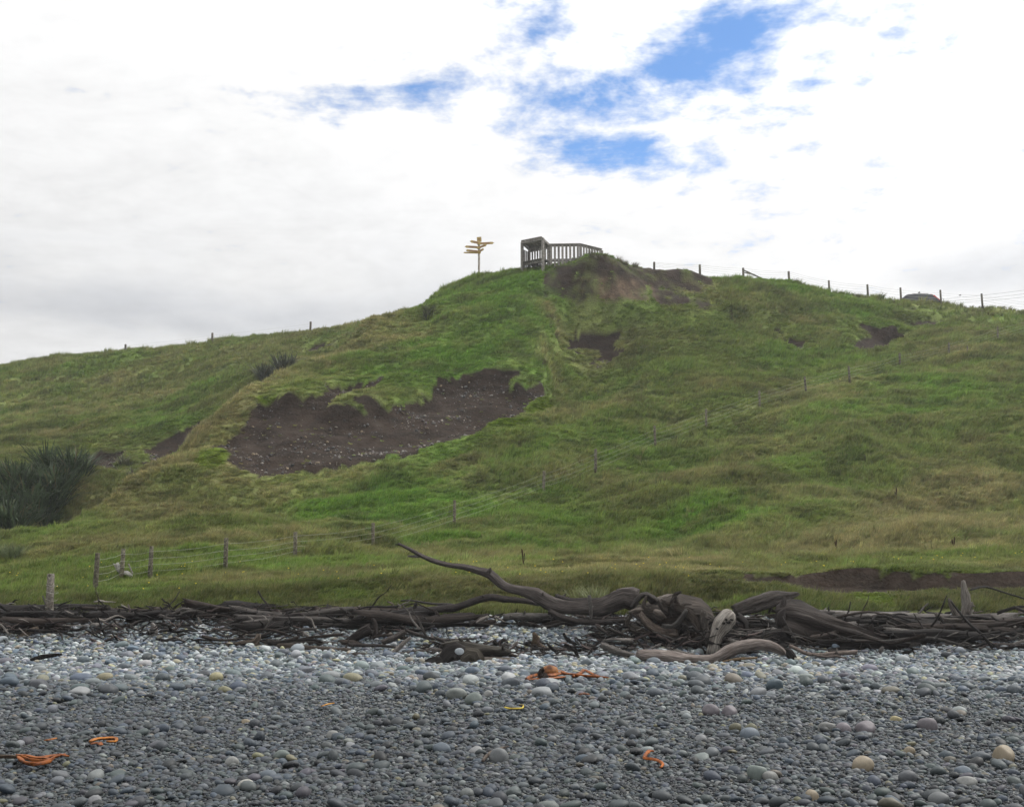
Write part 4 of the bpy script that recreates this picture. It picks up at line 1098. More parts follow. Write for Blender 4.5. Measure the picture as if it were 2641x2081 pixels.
limb(Z5, [(1085, 628, 6), (1140, 660, 8), (1190, 690, 8), (1240, 722, 6)], 24.6, None, (.20, .185, .17), 'slim pale stick slanting down in the left pile', seg=8)
limb(Z5, [(1215, 700, 6), (1230, 670, 6), (1245, 640, 3)], 24.7, None, (.20, .185, .17), 'short pale twig crossing the slim slanting stick', seg=8)
limb(Z5, [(1085, 605, 6), (1100, 570, 10), (1112, 545, 5)], 25.6, None, PALE, 'small pale stub at the top of the left pile')
limb(Z5, [(1640, 690, 14), (1780, 690, 19), (1900, 704, 22), (2040, 716, 22), (2180, 724, 20)], 24.1, 23.7, (.075, .062, .052), 'brown branch at the front of the pile left of the stump', rough=.12)
limb(Z5, [(1660, 655, 10), (1760, 668, 13), (1900, 668, 15), (2060, 676, 14), (2180, 690, 10)], 24.3, None, (.066, .059, .054), 'grey branch just behind the brown front branch')
limb(Z5, [(1825, 600, 10), (1880, 612, 13), (1912, 632, 10), (1920, 655, 5)], 24.9, None, (.17, .155, .145), 'hooked grey branch above the front branches', rough=.15)
limb(Z5, [(1590, 540, 8), (1860, 490, 8), (1890, 560, 12), (1900, 575, 8)], 25.9, None, DARK, 'forked dark limb hanging down from the long top log')
limb(Z5, [(1420, 700, 20), (1500, 680, 26), (1590, 660, 20), (1610, 610, 8)], 24.2, None, (.13, .105, .085), 'brown splintered root at the front of the pile', rough=.3)
limb(Z5, [(-30, 720, 30), (60, 690, 32), (120, 650, 28), (180, 605, 24), (235, 575, 14)], 24.6, 25.2, (.085, .066, .05), 'brown log sloping up at the left edge of the pile', rough=.15)
limb(Z5, [(-30, 575, 14), (60, 572, 16), (150, 585, 15), (260, 578, 10)], 26.5, None, (.12, .105, .10), 'grey branch along the grass at the left edge')
limb(Z5, [(-30, 620, 26), (80, 610, 30), (200, 612, 26), (330, 625, 16)], 26.0, None, BLACK, 'black log behind the sloping brown log at left', rough=.2)
dr_ = limb(Z5, [(440, 615, 16), (390, 590, 30), (345, 575, 36), (330, 540, 22), (345, 500, 8)], 25.8, None, BLACK, 'black upturned root with spread arms near the leaning post', name='driftwood_root', rough=.3)
for pts in ([(330, 590, 16), (310, 620, 12), (290, 640, 6)], [(380, 560, 14), (430, 580, 12), (470, 610, 6)], [(340, 530, 10), (360, 495, 8), (385, 470, 3)], [(350, 600, 14), (370, 625, 10), (360, 640, 5)]):
    limb(Z5, pts, 25.6, None, BLACK, name='root', parent=dr_, rough=.2)
limb(Z5, [(740, 478, 14), (775, 500, 13), (810, 535, 10)], 26.6, None, (.21, .195, .18), 'pale stub leaning above the left pile by the grass')
limb(Z5, [(1603, 345, 4), (1625, 385, 5), (1660, 430, 6), (1690, 470, 6), (1760, 485, 5)], 26.9, None, DARK, 'thin bent twig rising from the pile against the grass', seg=7)
limb(Z5, [(380, 540, 12), (440, 535, 14), (480, 550, 14), (478, 590, 8)], 26.2, None, (.13, .12, .11), 'bent grey branch right of the black root')
limb(Z5, [(150, 645, 16), (230, 640, 24), (310, 660, 14)], 25.2, None, (.16, .15, .155), 'smooth bluish grey chunk on the stones at left')
limb(Z5, [(190, 775, 8), (260, 755, 12), (330, 745, 11), (385, 738, 5)], 22.4, None, BLACK, 'lone black stick on the stones at left')
limb(Z5, [(80, 872, 4), (200, 868, 7), (400, 868, 8), (610, 860, 4)], 20.0, None, (.09, .07, .055), 'thin brown stick half buried in the stones at left', seg=7)
fl = limb(Z5, [(-40, 480, 18), (20, 445, 18), (70, 425, 18), (115, 405, 15), (150, 380, 7)], 30.6, 30.9, (.09, .075, .065), 'dark forked log resting on the grass bank at far left', rough=.2)
limb(Z5, [(45, 425, 12), (55, 385, 12), (75, 365, 10), (100, 380, 4)], 30.7, None, DARK, name='branch', parent=fl)
limb(Z5, [(935, 400, 5), (932, 430, 6), (928, 452, 4)], 29.4, None, PALE, 'short pale stake in the grass bank at left', seg=7)

# ---------------- the lesser sticks of the tangle
def stick(X, Y, L, r, ang, tilt, lift, color, label, group):
    n = random.randint(4, 6)
    P, R = [], []
    d = Vector((math.cos(ang) * math.cos(tilt), math.sin(ang) * math.cos(tilt), math.sin(tilt)))
    side = Vector((-math.sin(ang), math.cos(ang), 0))
    k1, k2 = random.gauss(0, .05) * (.5 if r > .07 else 1), random.gauss(0, .03) * (.35 if r > .07 else 1)
    for i in range(n):
        t = i / (n - 1) - .5
        p = Vector((X, Y, 0)) + d * L * t + side * (k1 * L * math.sin(t * 4 + 1) + random.gauss(0, .03 * L)) + Vector((0, 0, k2 * L * math.cos(t * 5) + random.gauss(0, (.022 if r < .07 else .007) * L)))
        P.append(p); R.append(r * (1 - .55 * (t + .5)) * random.uniform(.85, 1.15))
    base = min(p.z - lookup(Z, p.x, p.y)[0] for p in P)
    for p in P: p.z += -base + lift + r * .5
    V, Fc, A = tube(P, R, 8 if r < .05 else 10, .22, step=max(r * 1.2, L / 16), jag=1.4, stubs=random.choice((0, 1, 2, 3)))
    o = wood_obj('driftwood_stick', V, Fc, A, color, None, P[0])
    return tag(o, label, 'driftwood', group)
COLS = [('black', BLACK), ('dark brown', (.040, .031, .026)), ('dark grey', (.052, .047, .044)), ('grey', (.11, .102, .096)), ('pale', (.24, .225, .21))]
LMARK = [(at(px, 1330, 25.2).x, nm) for px, nm in ((0, 'the left picture edge'), (104, 'the leaning post'), (118 + 60, 'the black upturned root'), (250, 'the pale stub'), (325, 'the pale twisted chunk'), (420, 'the slim slanting stick'), (530, 'the splintered root'), (640, 'the brown front branch'),
         (720, 'the grey front branch'), (793, 'the knotted root'), (880, 'the pale stubby stick'), (975, 'the stump'), (1100, 'the wavy branch'), (1230, 'the small brown root'), (1340, 'the left of the root plate'), (1430, 'the middle of the root plate'), (1530, 'the pale post'), (1620, 'the end of the curved log'),
         (1720, 'the knobbly branch'), (1850, 'the middle of the massive trunk'), (1960, 'the grey splinter'), (2040, 'the grey snag'), (2130, 'the grey pole'))]
def zone(n, x0, x1, y0, y1, where, group, Lr, rr, wts, liftmax):
    for i in range(n):
        k = random.choices(range(5), wts)[0]
        X = random.uniform(x0, x1); Y = random.uniform(y0, y1)
        L = random.uniform(*Lr); r = random.uniform(*rr)
        up = r < .035 and random.random() < .22
        size = 'heavy' if r > .07 else 'thick' if r > .05 else ('thin' if r < .026 else 'slender')
        form = 'upright stick' if up else ('long log' if L > 1.15 and r > .07 else ('long branch' if L > 1.15 else 'short stick'))
        lm = min(LMARK, key=lambda q: abs(q[0] - X / Y * 25.2))[1]
        dep = 'before' if Y < y0 + (y1 - y0) * .33 else ('beside' if Y < y0 + (y1 - y0) * .67 else 'behind')
        stick(X, Y, L * (.45 if up else 1), r, random.gauss(0, .30) + (PI if random.random() < .5 else 0), random.uniform(.5, 1.2) if up else random.gauss(0, .08 if r < .07 else .03), random.uniform(0, liftmax) ** 1.2,
              np.array(COLS[k][1]) * random.uniform(.8, 1.25), '%s %s driftwood %s %s %s' % (size, COLS[k][0], form, dep, lm), group)
zone(24, -12.0, -1.8, 25.0, 27.2, 'lying in the left pile', 'logs in the left pile', (1.2, 3.4), (.072, .14), (40, 28, 18, 12, 2), .28)
zone(15, 4.8, 11.6, 23.8, 26.2, 'lying by the massive trunk', 'logs by the massive trunk', (1.4, 3.6), (.075, .14), (40, 28, 18, 12, 2), .25)
zone(66, -12.2, -6.5, 24.6, 27.3, 'in the tangle at the left', 'sticks in the left tangle', (.3, 1.5), (.010, .045), (34, 22, 18, 16, 10), .26)
zone(60, -6.5, -1.6, 24.0, 27.2, 'between the left pile and stump', 'sticks left of the stump', (.4, 1.8), (.010, .050), (34, 24, 18, 16, 8), .30)
zone(26, -1.8, 1.8, 22.9, 24.2, 'around the dark stump', 'sticks around the stump', (.3, 1.2), (.012, .035), (20, 30, 25, 20, 5), .10)
zone(14, -1.6, 2.2, 25.6, 26.8, 'under the arched log', 'sticks under the arched log', (.4, 1.4), (.02, .06), (40, 30, 20, 10, 0), .12)
zone(46, 1.6, 5.2, 23.0, 26.4, 'around the root plate', 'sticks around the root plate', (.25, 1.2), (.010, .045), (28, 26, 20, 18, 8), .40)
zone(34, 5.2, 11.8, 23.4, 25.2, 'along the massive trunk', 'splinters along the massive trunk', (1.2, 3.2), (.014, .040), (46, 26, 18, 10, 0), .55)
zone(50, 4.8, 11.6, 23.2, 26.2, 'around the massive trunk', 'sticks around the massive trunk', (.4, 2.0), (.010, .045), (40, 24, 20, 12, 4), .26)

def litter():
    protos = []
    for k in range(7):
        r_ = random.Random(70 + k); P = []
        for j in range(5): P.append(Vector((-.5 + j * .25, r_.gauss(0, .05), r_.gauss(0, .035))))
        V, Fc, A = tube(P, [.045, .05, .04, .032, .012], 6, .3, step=.14, jag=1.5, seed=80 + k, stubs=r_.choice((0, 1, 2)))
        me = mesh_np('fragment_%d' % k, V, Fc); attr(me, 'wood', 'FLOAT_VECTOR', np.array(A, np.float32)); me.materials.append(M['wood_i']); protos.append(me)
    P, C_, R, S, I = [], [], [], [], []
    for n, x0, x1, y0, y1, lift in ((650, -12.6, -1.6, 24.4, 27.3, .34), (160, -1.8, 1.9, 23.0, 24.3, .07), (420, 1.8, 5.2, 23.3, 26.2, .42), (420, 4.8, 12.2, 23.3, 26.6, .30), (60, -2, 2.5, 25.6, 27, .1)):
        x = rng.uniform(x0, x1, n); y = rng.uniform(y0, y1, n)
        P.append(np.c_[x, y, lookup(Z, x, y) + .03 + lift * rng.random(n) ** 1.5])
        t = rng.random(n); cc_ = np.where(t[:, None] < .45, np.array(BLACK), np.where(t[:, None] < .72, np.array((.05, .044, .04)), np.where(t[:, None] < .90, np.array((.13, .10, .095)), np.array((.25, .23, .21)))))
        C_.append(cc_ * rng.uniform(.7, 1.4, (n, 1))); R.append(np.c_[rng.uniform(0, 6.3, n), rng.normal(0, .35, n), rng.normal(0, .7, n)])
        l_ = rng.uniform(.15, .62, n); S.append(np.c_[l_, l_ * rng.uniform(.5, 1.1, n), l_ * rng.uniform(.5, 1.1, n)]); I.append(rng.integers(0, 7, n))
    return instancer('driftwood_litter', np.concatenate(P), np.concatenate(C_), np.concatenate(R), np.concatenate(S), np.concatenate(I), protos, 'small broken sticks and bark filling the driftwood pile', 'driftwood litter')
litter()

# ------------------------------------------------------------------ boards and posts
def bar(p0, p1, w, h, up=Vector((0, 0, 1)), bev=0.0):
    """oriented box from p0 to p1: verts, faces"""
    p0 = Vector(p0); p1 = Vector(p1)
    t = (p1 - p0).normalized(); s_ = t.cross(up)
    s_ = Vector((1, 0, 0)) if s_.length < 1e-4 else s_.normalized()
    u = s_.cross(t)
    V = []
    for p in (p0, p1):
        for a, b in ((-1, -1), (1, -1), (1, 1), (-1, 1)):
            V.append(p + s_ * a * w / 2 + u * b * h / 2)
    Fc = [(3, 2, 1, 0), (4, 5, 6, 7), (0, 1, 5, 4), (1, 2, 6, 5), (2, 3, 7, 6), (3, 0, 4, 7)]
    return V, Fc
def part(name, VF, mat, parent, color=None, smooth=False):
    V, Fc = VF
    o0 = Vector(V[0]); base = parent.location if parent is not None else Vector((0, 0, 0))
    me = mesh_np(name, [Vector(v) - o0 for v in V], Fc, smooth)
    o = obj(name, me, mat, parent)
    par = parent; off = Vector((0, 0, 0))
    while par is not None:
        off = off + par.location; par = par.parent
    o.location = o0 - off
    if color is not None: o.color = (*color, 1)
    return o
def cyl(p0, p1, r0, r1, seg=10, dome=0.0):
    p0 = Vector(p0); p1 = Vector(p1); t = (p1 - p0).normalized(); u = t.orthogonal().normalized(); v = t.cross(u)
    V, Fc = [], []
    rings = [(p0, r0), (p0.lerp(p1, .5), (r0 + r1) / 2), (p1 - t * r1 * .25, r1), (p1, r1 * .82)]
    for p, r in rings:
        for k in range(seg):
            a = 2 * PI * k / seg; V.append(p + (u * math.cos(a) + v * math.sin(a)) * r)
    for i in range(len(rings) - 1):
        for k in range(seg):
            k2 = (k + 1) % seg; Fc.append((i * seg + k, i * seg + k2, (i + 1) * seg + k2, (i + 1) * seg + k))
    Fc.append(tuple(range(seg))[::-1]); Fc.append(tuple(range((len(rings) - 1) * seg, len(rings) * seg)))
    return V, Fc
def wire_tube(pts, r):
    V, Fc = [], []
    for i, p in enumerate(pts):
        for k in range(4):
            a = PI / 2 * k + .4; V.append(Vector(p) + Vector((0, math.cos(a) * r, math.sin(a) * r)))
    for i in range(len(pts) - 1):
        for k in range(4):
            k2 = (k + 1) % 4; Fc.append((i * 4 + k, i * 4 + k2, (i + 1) * 4 + k2, (i + 1) * 4 + k))
    return V, Fc
M['wire'] = plain('galvanised_wire', (.36, .37, .31), .6, 0, .2)
M['wire_new'] = plain('grey_wire', (.30, .30, .30), .5, .3, .2)

def fence(posts, label, heights, rs, wires, wr, colr, lean, ymin, back=0.0, group=None, cut=()):
    """posts: survey positions of the post feet"""
    feet = [cast(px, py, ymin) for px, py in posts]
    if back:
        feet = [Vector((f.x * (f.y + back) / f.y, f.y + back, gz(f.x * (f.y + back) / f.y, f.y + back))) for f in feet]
    root = empty('wire_fence', feet[0])
    tops = []
    for i, f in enumerate(feet):
        h = heights[i % len(heights)] if not callable(heights) else heights(i)
        ln = Vector((random.gauss(0, lean), random.gauss(0, lean), 1.0))
        top = f + ln * h
        part('post', cyl(f - Vector((0, 0, .3)), top, rs * random.uniform(.9, 1.12), rs * random.uniform(.85, 1.0), 10), M['timber'], root, np.array(colr) * random.uniform(.75, 1.25), True)
        tops.append((f, ln, h))
    for fr in wires:
        run = []
        for i, (f, ln, h) in enumerate(tops):
            p = f + ln * min(h, 1.12) * fr + Vector((0, -rs - wr, 0))
            if run:
                q = run[-1]
                for k in (1, 2, 3):
                    t = k / 4; m_ = q.lerp(p, t); m_.z -= .05 * math.sin(PI * t) + random.uniform(-.01, .01); 
                    run.append(m_)
                run.append(p)
            else: run.append(p)
        part('wire', wire_tube(run, wr), M['wire'], root)
    return tag(root, label, 'fence', group), tops
LOW = [(201, 1255), (256, 1234), (317, 1229), (477, 1213), (625, 1184), (790, 1168), (962, 1117), (1150, 1044), (1261, 1004), (1388, 950), (1495, 910), (1609, 866), (1707, 834), (1799, 811), (1906, 783), (2009, 754), (2112, 724), (2230, 690)]
f_low, low_tops = fence(LOW, 'sagging wire fence with old wooden posts climbing the slope from left', [1.05, .98, 1.0, 1.05, .9, 1.05, 1.1, 1.0, 1.2, 1.15, 1.1], .068, (.28, .46, .64, .84), .0036, (.135, .125, .09), .045, 28.6)
# short stake beside it
sf = cast(2048, 749, 50)
tag(part('fence_stake', cyl(sf - Vector((0, 0, .2)), sf + Vector((.03, 0, .5)), .045, .04), M['timber'], None, (.16, .14, .12), True), 'short leaning stake below the sloping wire fence at right', 'stake')
# old leaning post in the bank with loops of wire
pf = cast(104, 1310, 26.0)
op = part('old_fence_post', cyl(pf - Vector((0, 0, .4)), pf + Vector((-.03, .02, 1.05)), .105, .08, 12), M['timber'], None, (.18, .165, .14), True)
tag(op, 'old leaning strainer post wound with loose wire at the left bank', 'post')
for k in range(4):
    zc = pf.z + .25 + .17 * k + random.uniform(-.02, .02); ring = []
    for j in range(15):
        a = 2 * PI * j / 14 * .95 + k
        rr_ = .112 + .01 * math.sin(3 * a + k) + (.07 if 0 <= math.cos(a - .2) - .7 else 0) * random.uniform(.3, 1)
        ring.append(Vector((pf.x + rr_ * math.cos(a), pf.y + rr_ * math.sin(a), zc + .025 * math.sin(2 * a))))
    part('wire_loop', wire_tube(ring, .0035), M['wire'], op)
# pale driftwood hung on the fence
hb = cast(262, 1228, 30)
def rel_(px, py): return at(px, py, hb.y - .12)
V, Fc, A = tube([rel_(246, 1192), rel_(252, 1204), rel_(258, 1212), rel_(268, 1214), rel_(276, 1219), rel_(283, 1226)], [.075, .085, .055, .075, .06, .025], 10, .2)
tag(wood_obj('driftwood_piece', V, Fc, A, (.42, .41, .38)), 'bleached crooked piece of driftwood hung on the fence wires', 'driftwood')
V, Fc, A = tube([rel_(272, 1193), rel_(277, 1205), rel_(281, 1214)], [.022, .024, .02], 8, .1)
tag(wood_obj('driftwood_batten', V, Fc, A, (.30, .28, .25)), 'thin grey batten hanging in the fence beside the bleached piece', 'driftwood')
TOP = [(1385, 571), (1482, 581), (1574, 593), (1671, 602), (1756, 618), (1838, 630), (1908, 642), (1993, 648), (2081, 658), (2185, 672)]
f_top, top_tops = fence(TOP, 'post and wire fence along the hilltop right of the lookout', [.55, .75, .95, .75, 1.0, 1.0, 1.25, 1.3, 1.2, 1.1], .085, (.35, .55, .75, .92), .006, (.15, .135, .11), .012, 60, .3)
p2 = top_tops[2]; e2 = cast(1640, 600, 60)
part('brace_rail', bar(p2[0] + Vector((.06, .1, .80)), Vector((e2.x, e2.y + .5, e2.z + .12)), .06, .09), M['timber'], f_top, (.12, .105, .09))
part('brace_rail', bar(p2[0] + Vector((.06, .1, .62)), p2[0] + Vector((.55, .1, .52)), .05, .07), M['timber'], f_top, (.12, .105, .09))
p7 = top_tops[7]
part('brace_rail', bar(p7[0] + Vector((-.05, .1, .45)), p7[0] + Vector((-.62, .3, .52)), .05, .06), M['timber'], f_top, (.10, .09, .08))
f_left, left_tops = fence([(265, 744), (449, 727), (657, 701)], 'three fence posts along the skyline left of the spur', [.75, 1.0, .9], .10, (.5, .75), .005, (.13, .115, .10), .01, 85, .2)

# ------------------------------------------------------------------ lookout shelter on the summit
def lookout():
    TC = (.27, .255, .235)
    R_ = at(1148.2, 502.0, 75.0); L_ = atz(1104.5, 510.7, R_.z)
    lr = (L_ - R_); lr.z = 0; lr.normalize()
    n_ = Vector((-lr.y, lr.x, 0)); n_ = n_ if n_.y > 0 else -n_
    B_ = R_ + n_ * .92; B_.z = CAMZ + ray(1162.2, 517.2)[1] * B_.y
    A_ = L_ + n_ * .92; A_.z = B_.z
    C_ = atz(1228, 516.4, B_.z); E_ = atz(1273.6, 527.5, B_.z)
    root = empty('lookout_shelter', (R_.x, R_.y, gz(R_.x, R_.y)))
    tag(root, 'weathered grey timber lookout with small roof and slatted railing on the summit', 'lookout')
    T = M['timber']
    def col(): return np.array(TC) * random.uniform(.72, 1.25)
    floor = B_.z - 1.22
    def post(p, top, w):
        g_ = gz(p.x, p.y) - .4
        part('post', bar(Vector((p.x, p.y, g_)), Vector((p.x, p.y, top)), w, w, Vector((n_.x, n_.y, 0))), T, root, col())
    post(L_ + n_ * .06, L_.z - .06, .16); post(R_ + n_ * .06, R_.z - .06, .16)
    for p in (A_, B_, C_, E_): post(p + n_ * .05, p.z - .09, .12)
    # roof boards run front to back, fascia planks hang along the front
    N_ = 6
    for i in range(N_):
        a = i / N_ + .006; b = (i + 1) / N_ - .006; m_ = (a + b) / 2
        f0 = L_.lerp(R_, m_) - n_ * .10; b0 = A_.lerp(B_, m_) + n_ * .10
        wd = (R_ - L_).length * (b - a)
        part('roof_board', bar(f0 + Vector((0, 0, .02)), b0 + Vector((0, 0, .02)), wd * .99, .04), T, root, col())
        fz = L_.lerp(R_, m_) - n_ * .06 - Vector((0, 0, .115))
        part('fascia_board', bar(fz - (R_ - L_).normalized() * wd * .49, fz + (R_ - L_).normalized() * wd * .49, .03, .205), T, root, col())
    part('beam', bar(L_ + n_ * .12 - Vector((0, 0, .16)), R_ + n_ * .12 - Vector((0, 0, .16)), .06, .20), T, root, col())
    part('beam', bar(A_ - Vector((0, 0, .16)), B_ - Vector((0, 0, .16)), .06, .30), T, root, col())
    for a, b in ((L_, A_), (R_, B_)):
        part('rafter', bar(a - n_ * .06 - Vector((0, 0, .10)), b + n_ * .06 - Vector((0, 0, .10)), .06, .15), T, root, col())
    # railing
    for a, b, pitch in ((A_, B_, .205), (B_, C_, .255), (C_, E_, .24), (L_, A_, .26)):
        d_ = (b - a); d_.z = 0; ln = d_.length; d_.normalize()
        k = max(2, int(round(ln / pitch)))
        rail = a.z if a is not L_ else A_.z
        za = Vector((a.x, a.y, rail)); zb = Vector((b.x, b.y, rail))
        if a is not L_:
            part('top_rail', bar(za - Vector((0, 0, .0)), zb - Vector((0, 0, .0)), .16, .045), T, root, col())
            part('upper_board', bar(za - Vector((0, 0, .11)), zb - Vector((0, 0, .11)), .035, .15), T, root, col())
        part('lower_board', bar(Vector((a.x, a.y, floor + .05)), Vector((b.x, b.y, floor + .05)), .035, .22), T, root, col())
        for i in range(k):
            q = a.lerp(b, (i + .5) / k)
            z0 = max(min(floor - .1, gz(q.x, q.y) - .1), floor - .4); z1_ = rail - .05 if a is not L_ else rail - .28
            off = n_ * -.04 if a is not L_ else Vector((0, 0, 0))
            part('paling', bar(Vector((q.x, q.y, z0)) + off, Vector((q.x, q.y, z1_)) + off, pitch * .60, .025, Vector((-d_.y, d_.x, 0))), T, root, col())
    # floor joist along the open front and decking
    part('lower_board', bar(Vector((L_.x, L_.y, floor - .1)) + n_ * .2, Vector((R_.x, R_.y, floor - .1)) + n_ * .2, .05, .25), T, root, col())
    for i in range(7):
        t0 = (i + .5) / 7
        a = Vector((L_.x, L_.y, floor)).lerp(Vector((A_.x, A_.y, floor)), t0); b = Vector((R_.x, R_.y, floor)).lerp(Vector((B_.x, B_.y, floor)), t0)
        part('deck_board', bar(a, b, .12, .03), T, root, col())
    for i in range(8):
        a = Vector((A_.x, A_.y, floor)) + n_ * (.15 + .14 * i); b = Vector((C_.x, C_.y, floor)) + Vector((.3, .1 + .14 * i, 0))
        part('deck_board', bar(a, b, .12, .03), T, root, col())
lookout()

# ------------------------------------------------------------------ finger signpost
def yellow_mat():
    m, N, bs = mat_new('faded_yellow_paint')
    oc = N.n('ShaderNodeTexCoord').outputs['Object']
    n_ = N.noise(oc, 9, 5, .7); n2 = N.noise(oc, 26, 3, .6)
    c = N.ramp(n_, [(.3, (.22, .15, .05)), (.5, (.46, .33, .11)), (.75, (.58, .45, .20))])
    c = N.mix(N.mapr(n2, .58, .68, 0, .55), c, (.20, .10, .05))
    N.put(bs.inputs['Base Color'], c); bs.inputs['Roughness'].default_value = .6
    return m
def peel_mat():
    m, N, bs = mat_new('peeling_white_paint')
    oc = N.n('ShaderNodeTexCoord').outputs['Object']
    n_ = N.noise(N.vm('MULTIPLY', oc, (1, 1, .35)), 16, 5, .7)
    N.put(bs.inputs['Base Color'], N.ramp(n_, [(.42, (.16, .12, .09)), (.52, (.38, .34, .29)), (.62, (.55, .52, .47))])); bs.inputs['Roughness'].default_value = .7
    return m
M['yellow'] = yellow_mat(); M['peel'] = peel_mat()
M['redbrown'] = plain('faded_red_lettering', (.24, .12, .08), .7)
def signpost():
    Y0 = 79.4
    def zp(x, y): return 968.6 + .06247 * x, 484.3 + .06247 * y
    b_ = at(*zp(727, 1540), Y0); top = at(*zp(730, 440), Y0)
    root = empty('finger_signpost', (b_.x, b_.y, gz(b_.x, b_.y)))
    tag(root, 'tall finger signpost with weathered yellow arrow boards left of the lookout', 'signpost')
    part('post', bar(Vector((b_.x, b_.y, gz(b_.x, b_.y) - .5)), Vector((b_.x, b_.y, top.z + .1)), .125, .125, Vector((.3, 1, 0))), M['peel'], root)
    c_ = at(*zp(735, 362), Y0 - .09)
    V, Fc = bar(c_ - Vector((.165, -.02, .012)), c_ + Vector((.165, -.02, .012)), .03, .36)
    sq = part('emblem_board', (V, Fc), M['yellow'], root)
    V, Fc = bar(c_ - Vector((.10, .022, -.0)), c_ + Vector((.10, -.022, .0)), .004, .17)
    part('emblem', (V, Fc), plain('faded_ochre', (.30, .19, .07), .7), sq)
    def arm(base, tip, h, band=None, notch=False):
        bz = at(*zp(*base), Y0); z_ = bz.z
        tp = atz(*zp(*tip), z_)
        d = (tp - bz); d.z = 0; ln = d.length; d.normalize(); sd = Vector((-d.y, d.x, 0)); off = sd * (-.085 if sd.y > 0 else .085)
        # keep the arm on the camera side of the post
        st0 = Vector((bz.x, bz.y, z_)) + off - d * .12
        pr = [(0, -h / 2), (ln + .12 - h * .75, -h / 2), (ln + .12 - h * .55, -h * .28), (ln + .12, 0), (ln + .12 - h * .55, h * .28), (ln + .12 - h * .75, h / 2), (0, h / 2)]
        V = []
        for s_ in (-.016, .016):
            for u, w_ in pr: V.append(st0 + d * u + Vector((0, 0, w_)) + sd * s_)
        k = len(pr)
        Fc = [tuple(range(k))[::-1], tuple(range(k, 2 * k))] + [(i, (i + 1) % k, k + (i + 1) % k, k + i) for i in range(k)]
        a_ = part('arrow_board', (V, Fc), M['yellow'], root)
        if band:
            q0 = st0 + d * (ln * band[0]) + (off.normalized() * .019); q1 = st0 + d * (ln * band[1]) + (off.normalized() * .019)
            part('lettering_band', bar(q0, q1, .004, h * .42), M['redbrown'], a_)
    arm((740, 500), (392, 430), .19, (.30, .8)); arm((735, 520), (1252, 492), .17, (.25, .8)); arm((735, 655), (1022, 552), .16, (.3, .9)); arm((725, 645), (232, 617), .17, (.25, .8))
    arm((730, 795), (930, 690), .16, (.4, .9)); arm((725, 790), (262, 742), .17, (.25, .85)); arm((725, 832), (195, 822), .10)
signpost()

# ------------------------------------------------------------------ parked car behind the brow
def car():
    cx0 = at(1934, 625.2, 90.0)
    g_ = cx0.z - 1.66
    root = empty('parked_car', (cx0.x, cx0.y, g_))
    tag(root, 'dark estate car parked behind the hilltop fence, only its roof showing', 'car')
    paint = plain('charcoal_paint', (.035, .037, .045), .25, .3, .08, 3); glass = plain('dark_glass', (.02, .022, .026), .08, 0, .05, 3, .6); red = plain('red_lens', (.62, .02, .02), .25, 0, .1, 5, .6)
    tyre = plain('tyre_rubber', (.02, .02, .02), .85); rim = plain('wheel_alloy', (.35, .35, .36), .35, .6)
    O = Vector((cx0.x, cx0.y, g_))
    def prism(pr, y0, y1, inset=0.0):
        V = []
        for y in (y0, y1):
            for x, z in pr: V.append(O + Vector((x, y, z)))
        k = len(pr)
        return V, [tuple(range(k)), tuple(range(k, 2 * k))[::-1]] + [((i + 1) % k, i, k + i, k + (i + 1) % k) for i in range(k)]
    body = [(-2.35, .38), (-2.38, .62), (-2.25, .80), (-1.35, .98), (-1.2, 1.02), (1.80, 1.04), (1.92, .95), (1.95, .5), (1.90, .36)]
    part('body', prism(body, -.86, .86), paint, root)
    # cabin narrows towards the roof
    lo = [(-1.42, 1.0), (1.84, 1.03)]; hi = [(-.86, 1.50), (-.66, 1.575), (.3, 1.61), (1.15, 1.59), (1.34, 1.55)]
    ring0 = lo[:1] + hi + lo[1:]
    V = []
    for s_ in (-1, 1):
        for x, z in ring0: V.append(O + Vector((x, s_ * (.80 - .16 * (z - 1.0) / .6), z)))
    k = len(ring0)
    cab = part('cabin', (V, [tuple(range(k))[::-1], tuple(range(k, 2 * k))] + [(i, (i + 1) % k, k + (i + 1) % k, k + i) for i in range(k)]), paint, root)
    for a, b in ((-1.0, -.12), (-.04, .72), (.80, 1.48)):
        for s_ in (-1, 1):
            def q(x, z): return O + Vector((x, s_ * (.806 - .16 * (z - 1.0) / .6), z))
            zt = 1.48
            V = [q(a + (.18 if a < -.5 else 0), 1.07), q(b, 1.07), q(b - (.16 if b > 1 else 0), zt), q(a + (.42 if a < -.5 else 0), zt)]
            part('side_window', (V, [(0, 1, 2, 3) if s_ < 0 else (3, 2, 1, 0)]), glass, root)
    for s_ in (-1, 1):
        part('tail_light', bar(O + Vector((1.40, s_ * .64, 1.50)), O + Vector((1.90, s_ * .75, .98)), .09, .10), red, root)
        part('roof_rail', bar(O + Vector((-.3, s_ * .58, 1.655)), O + Vector((1.0, s_ * .58, 1.645)), .03, .03), plain('rail_black', (.02, .02, .02), .5), root)
        part('headlight', bar(O + Vector((-2.34, s_ * .66, .70)), O + Vector((-2.12, s_ * .72, .80)), .26, .13), plain('lamp_lens', (.5, .5, .5), .1), root)
        for x in (-1.45, 1.25):
            w_ = part('wheel', cyl(O + Vector((x, s_ * .72, .32)), O + Vector((x, s_ * .90, .32)), .32, .32, 20), tyre, root, None, True)
            part('rim', cyl(O + Vector((x, s_ * .89, .32)), O + Vector((x, s_ * .915, .32)), .20, .20, 14), rim, w_)
    part('spoiler', bar(O + Vector((1.22, -.55, 1.60)), O + Vector((1.22, .55, 1.60)), .28, .035, Vector((0, 0, 1))), red, root)
    part('aerial', cyl(O + Vector((.45, 0, 1.62)), O + Vector((.55, 0, 1.74)), .02, .012, 6), tyre, root)
car()

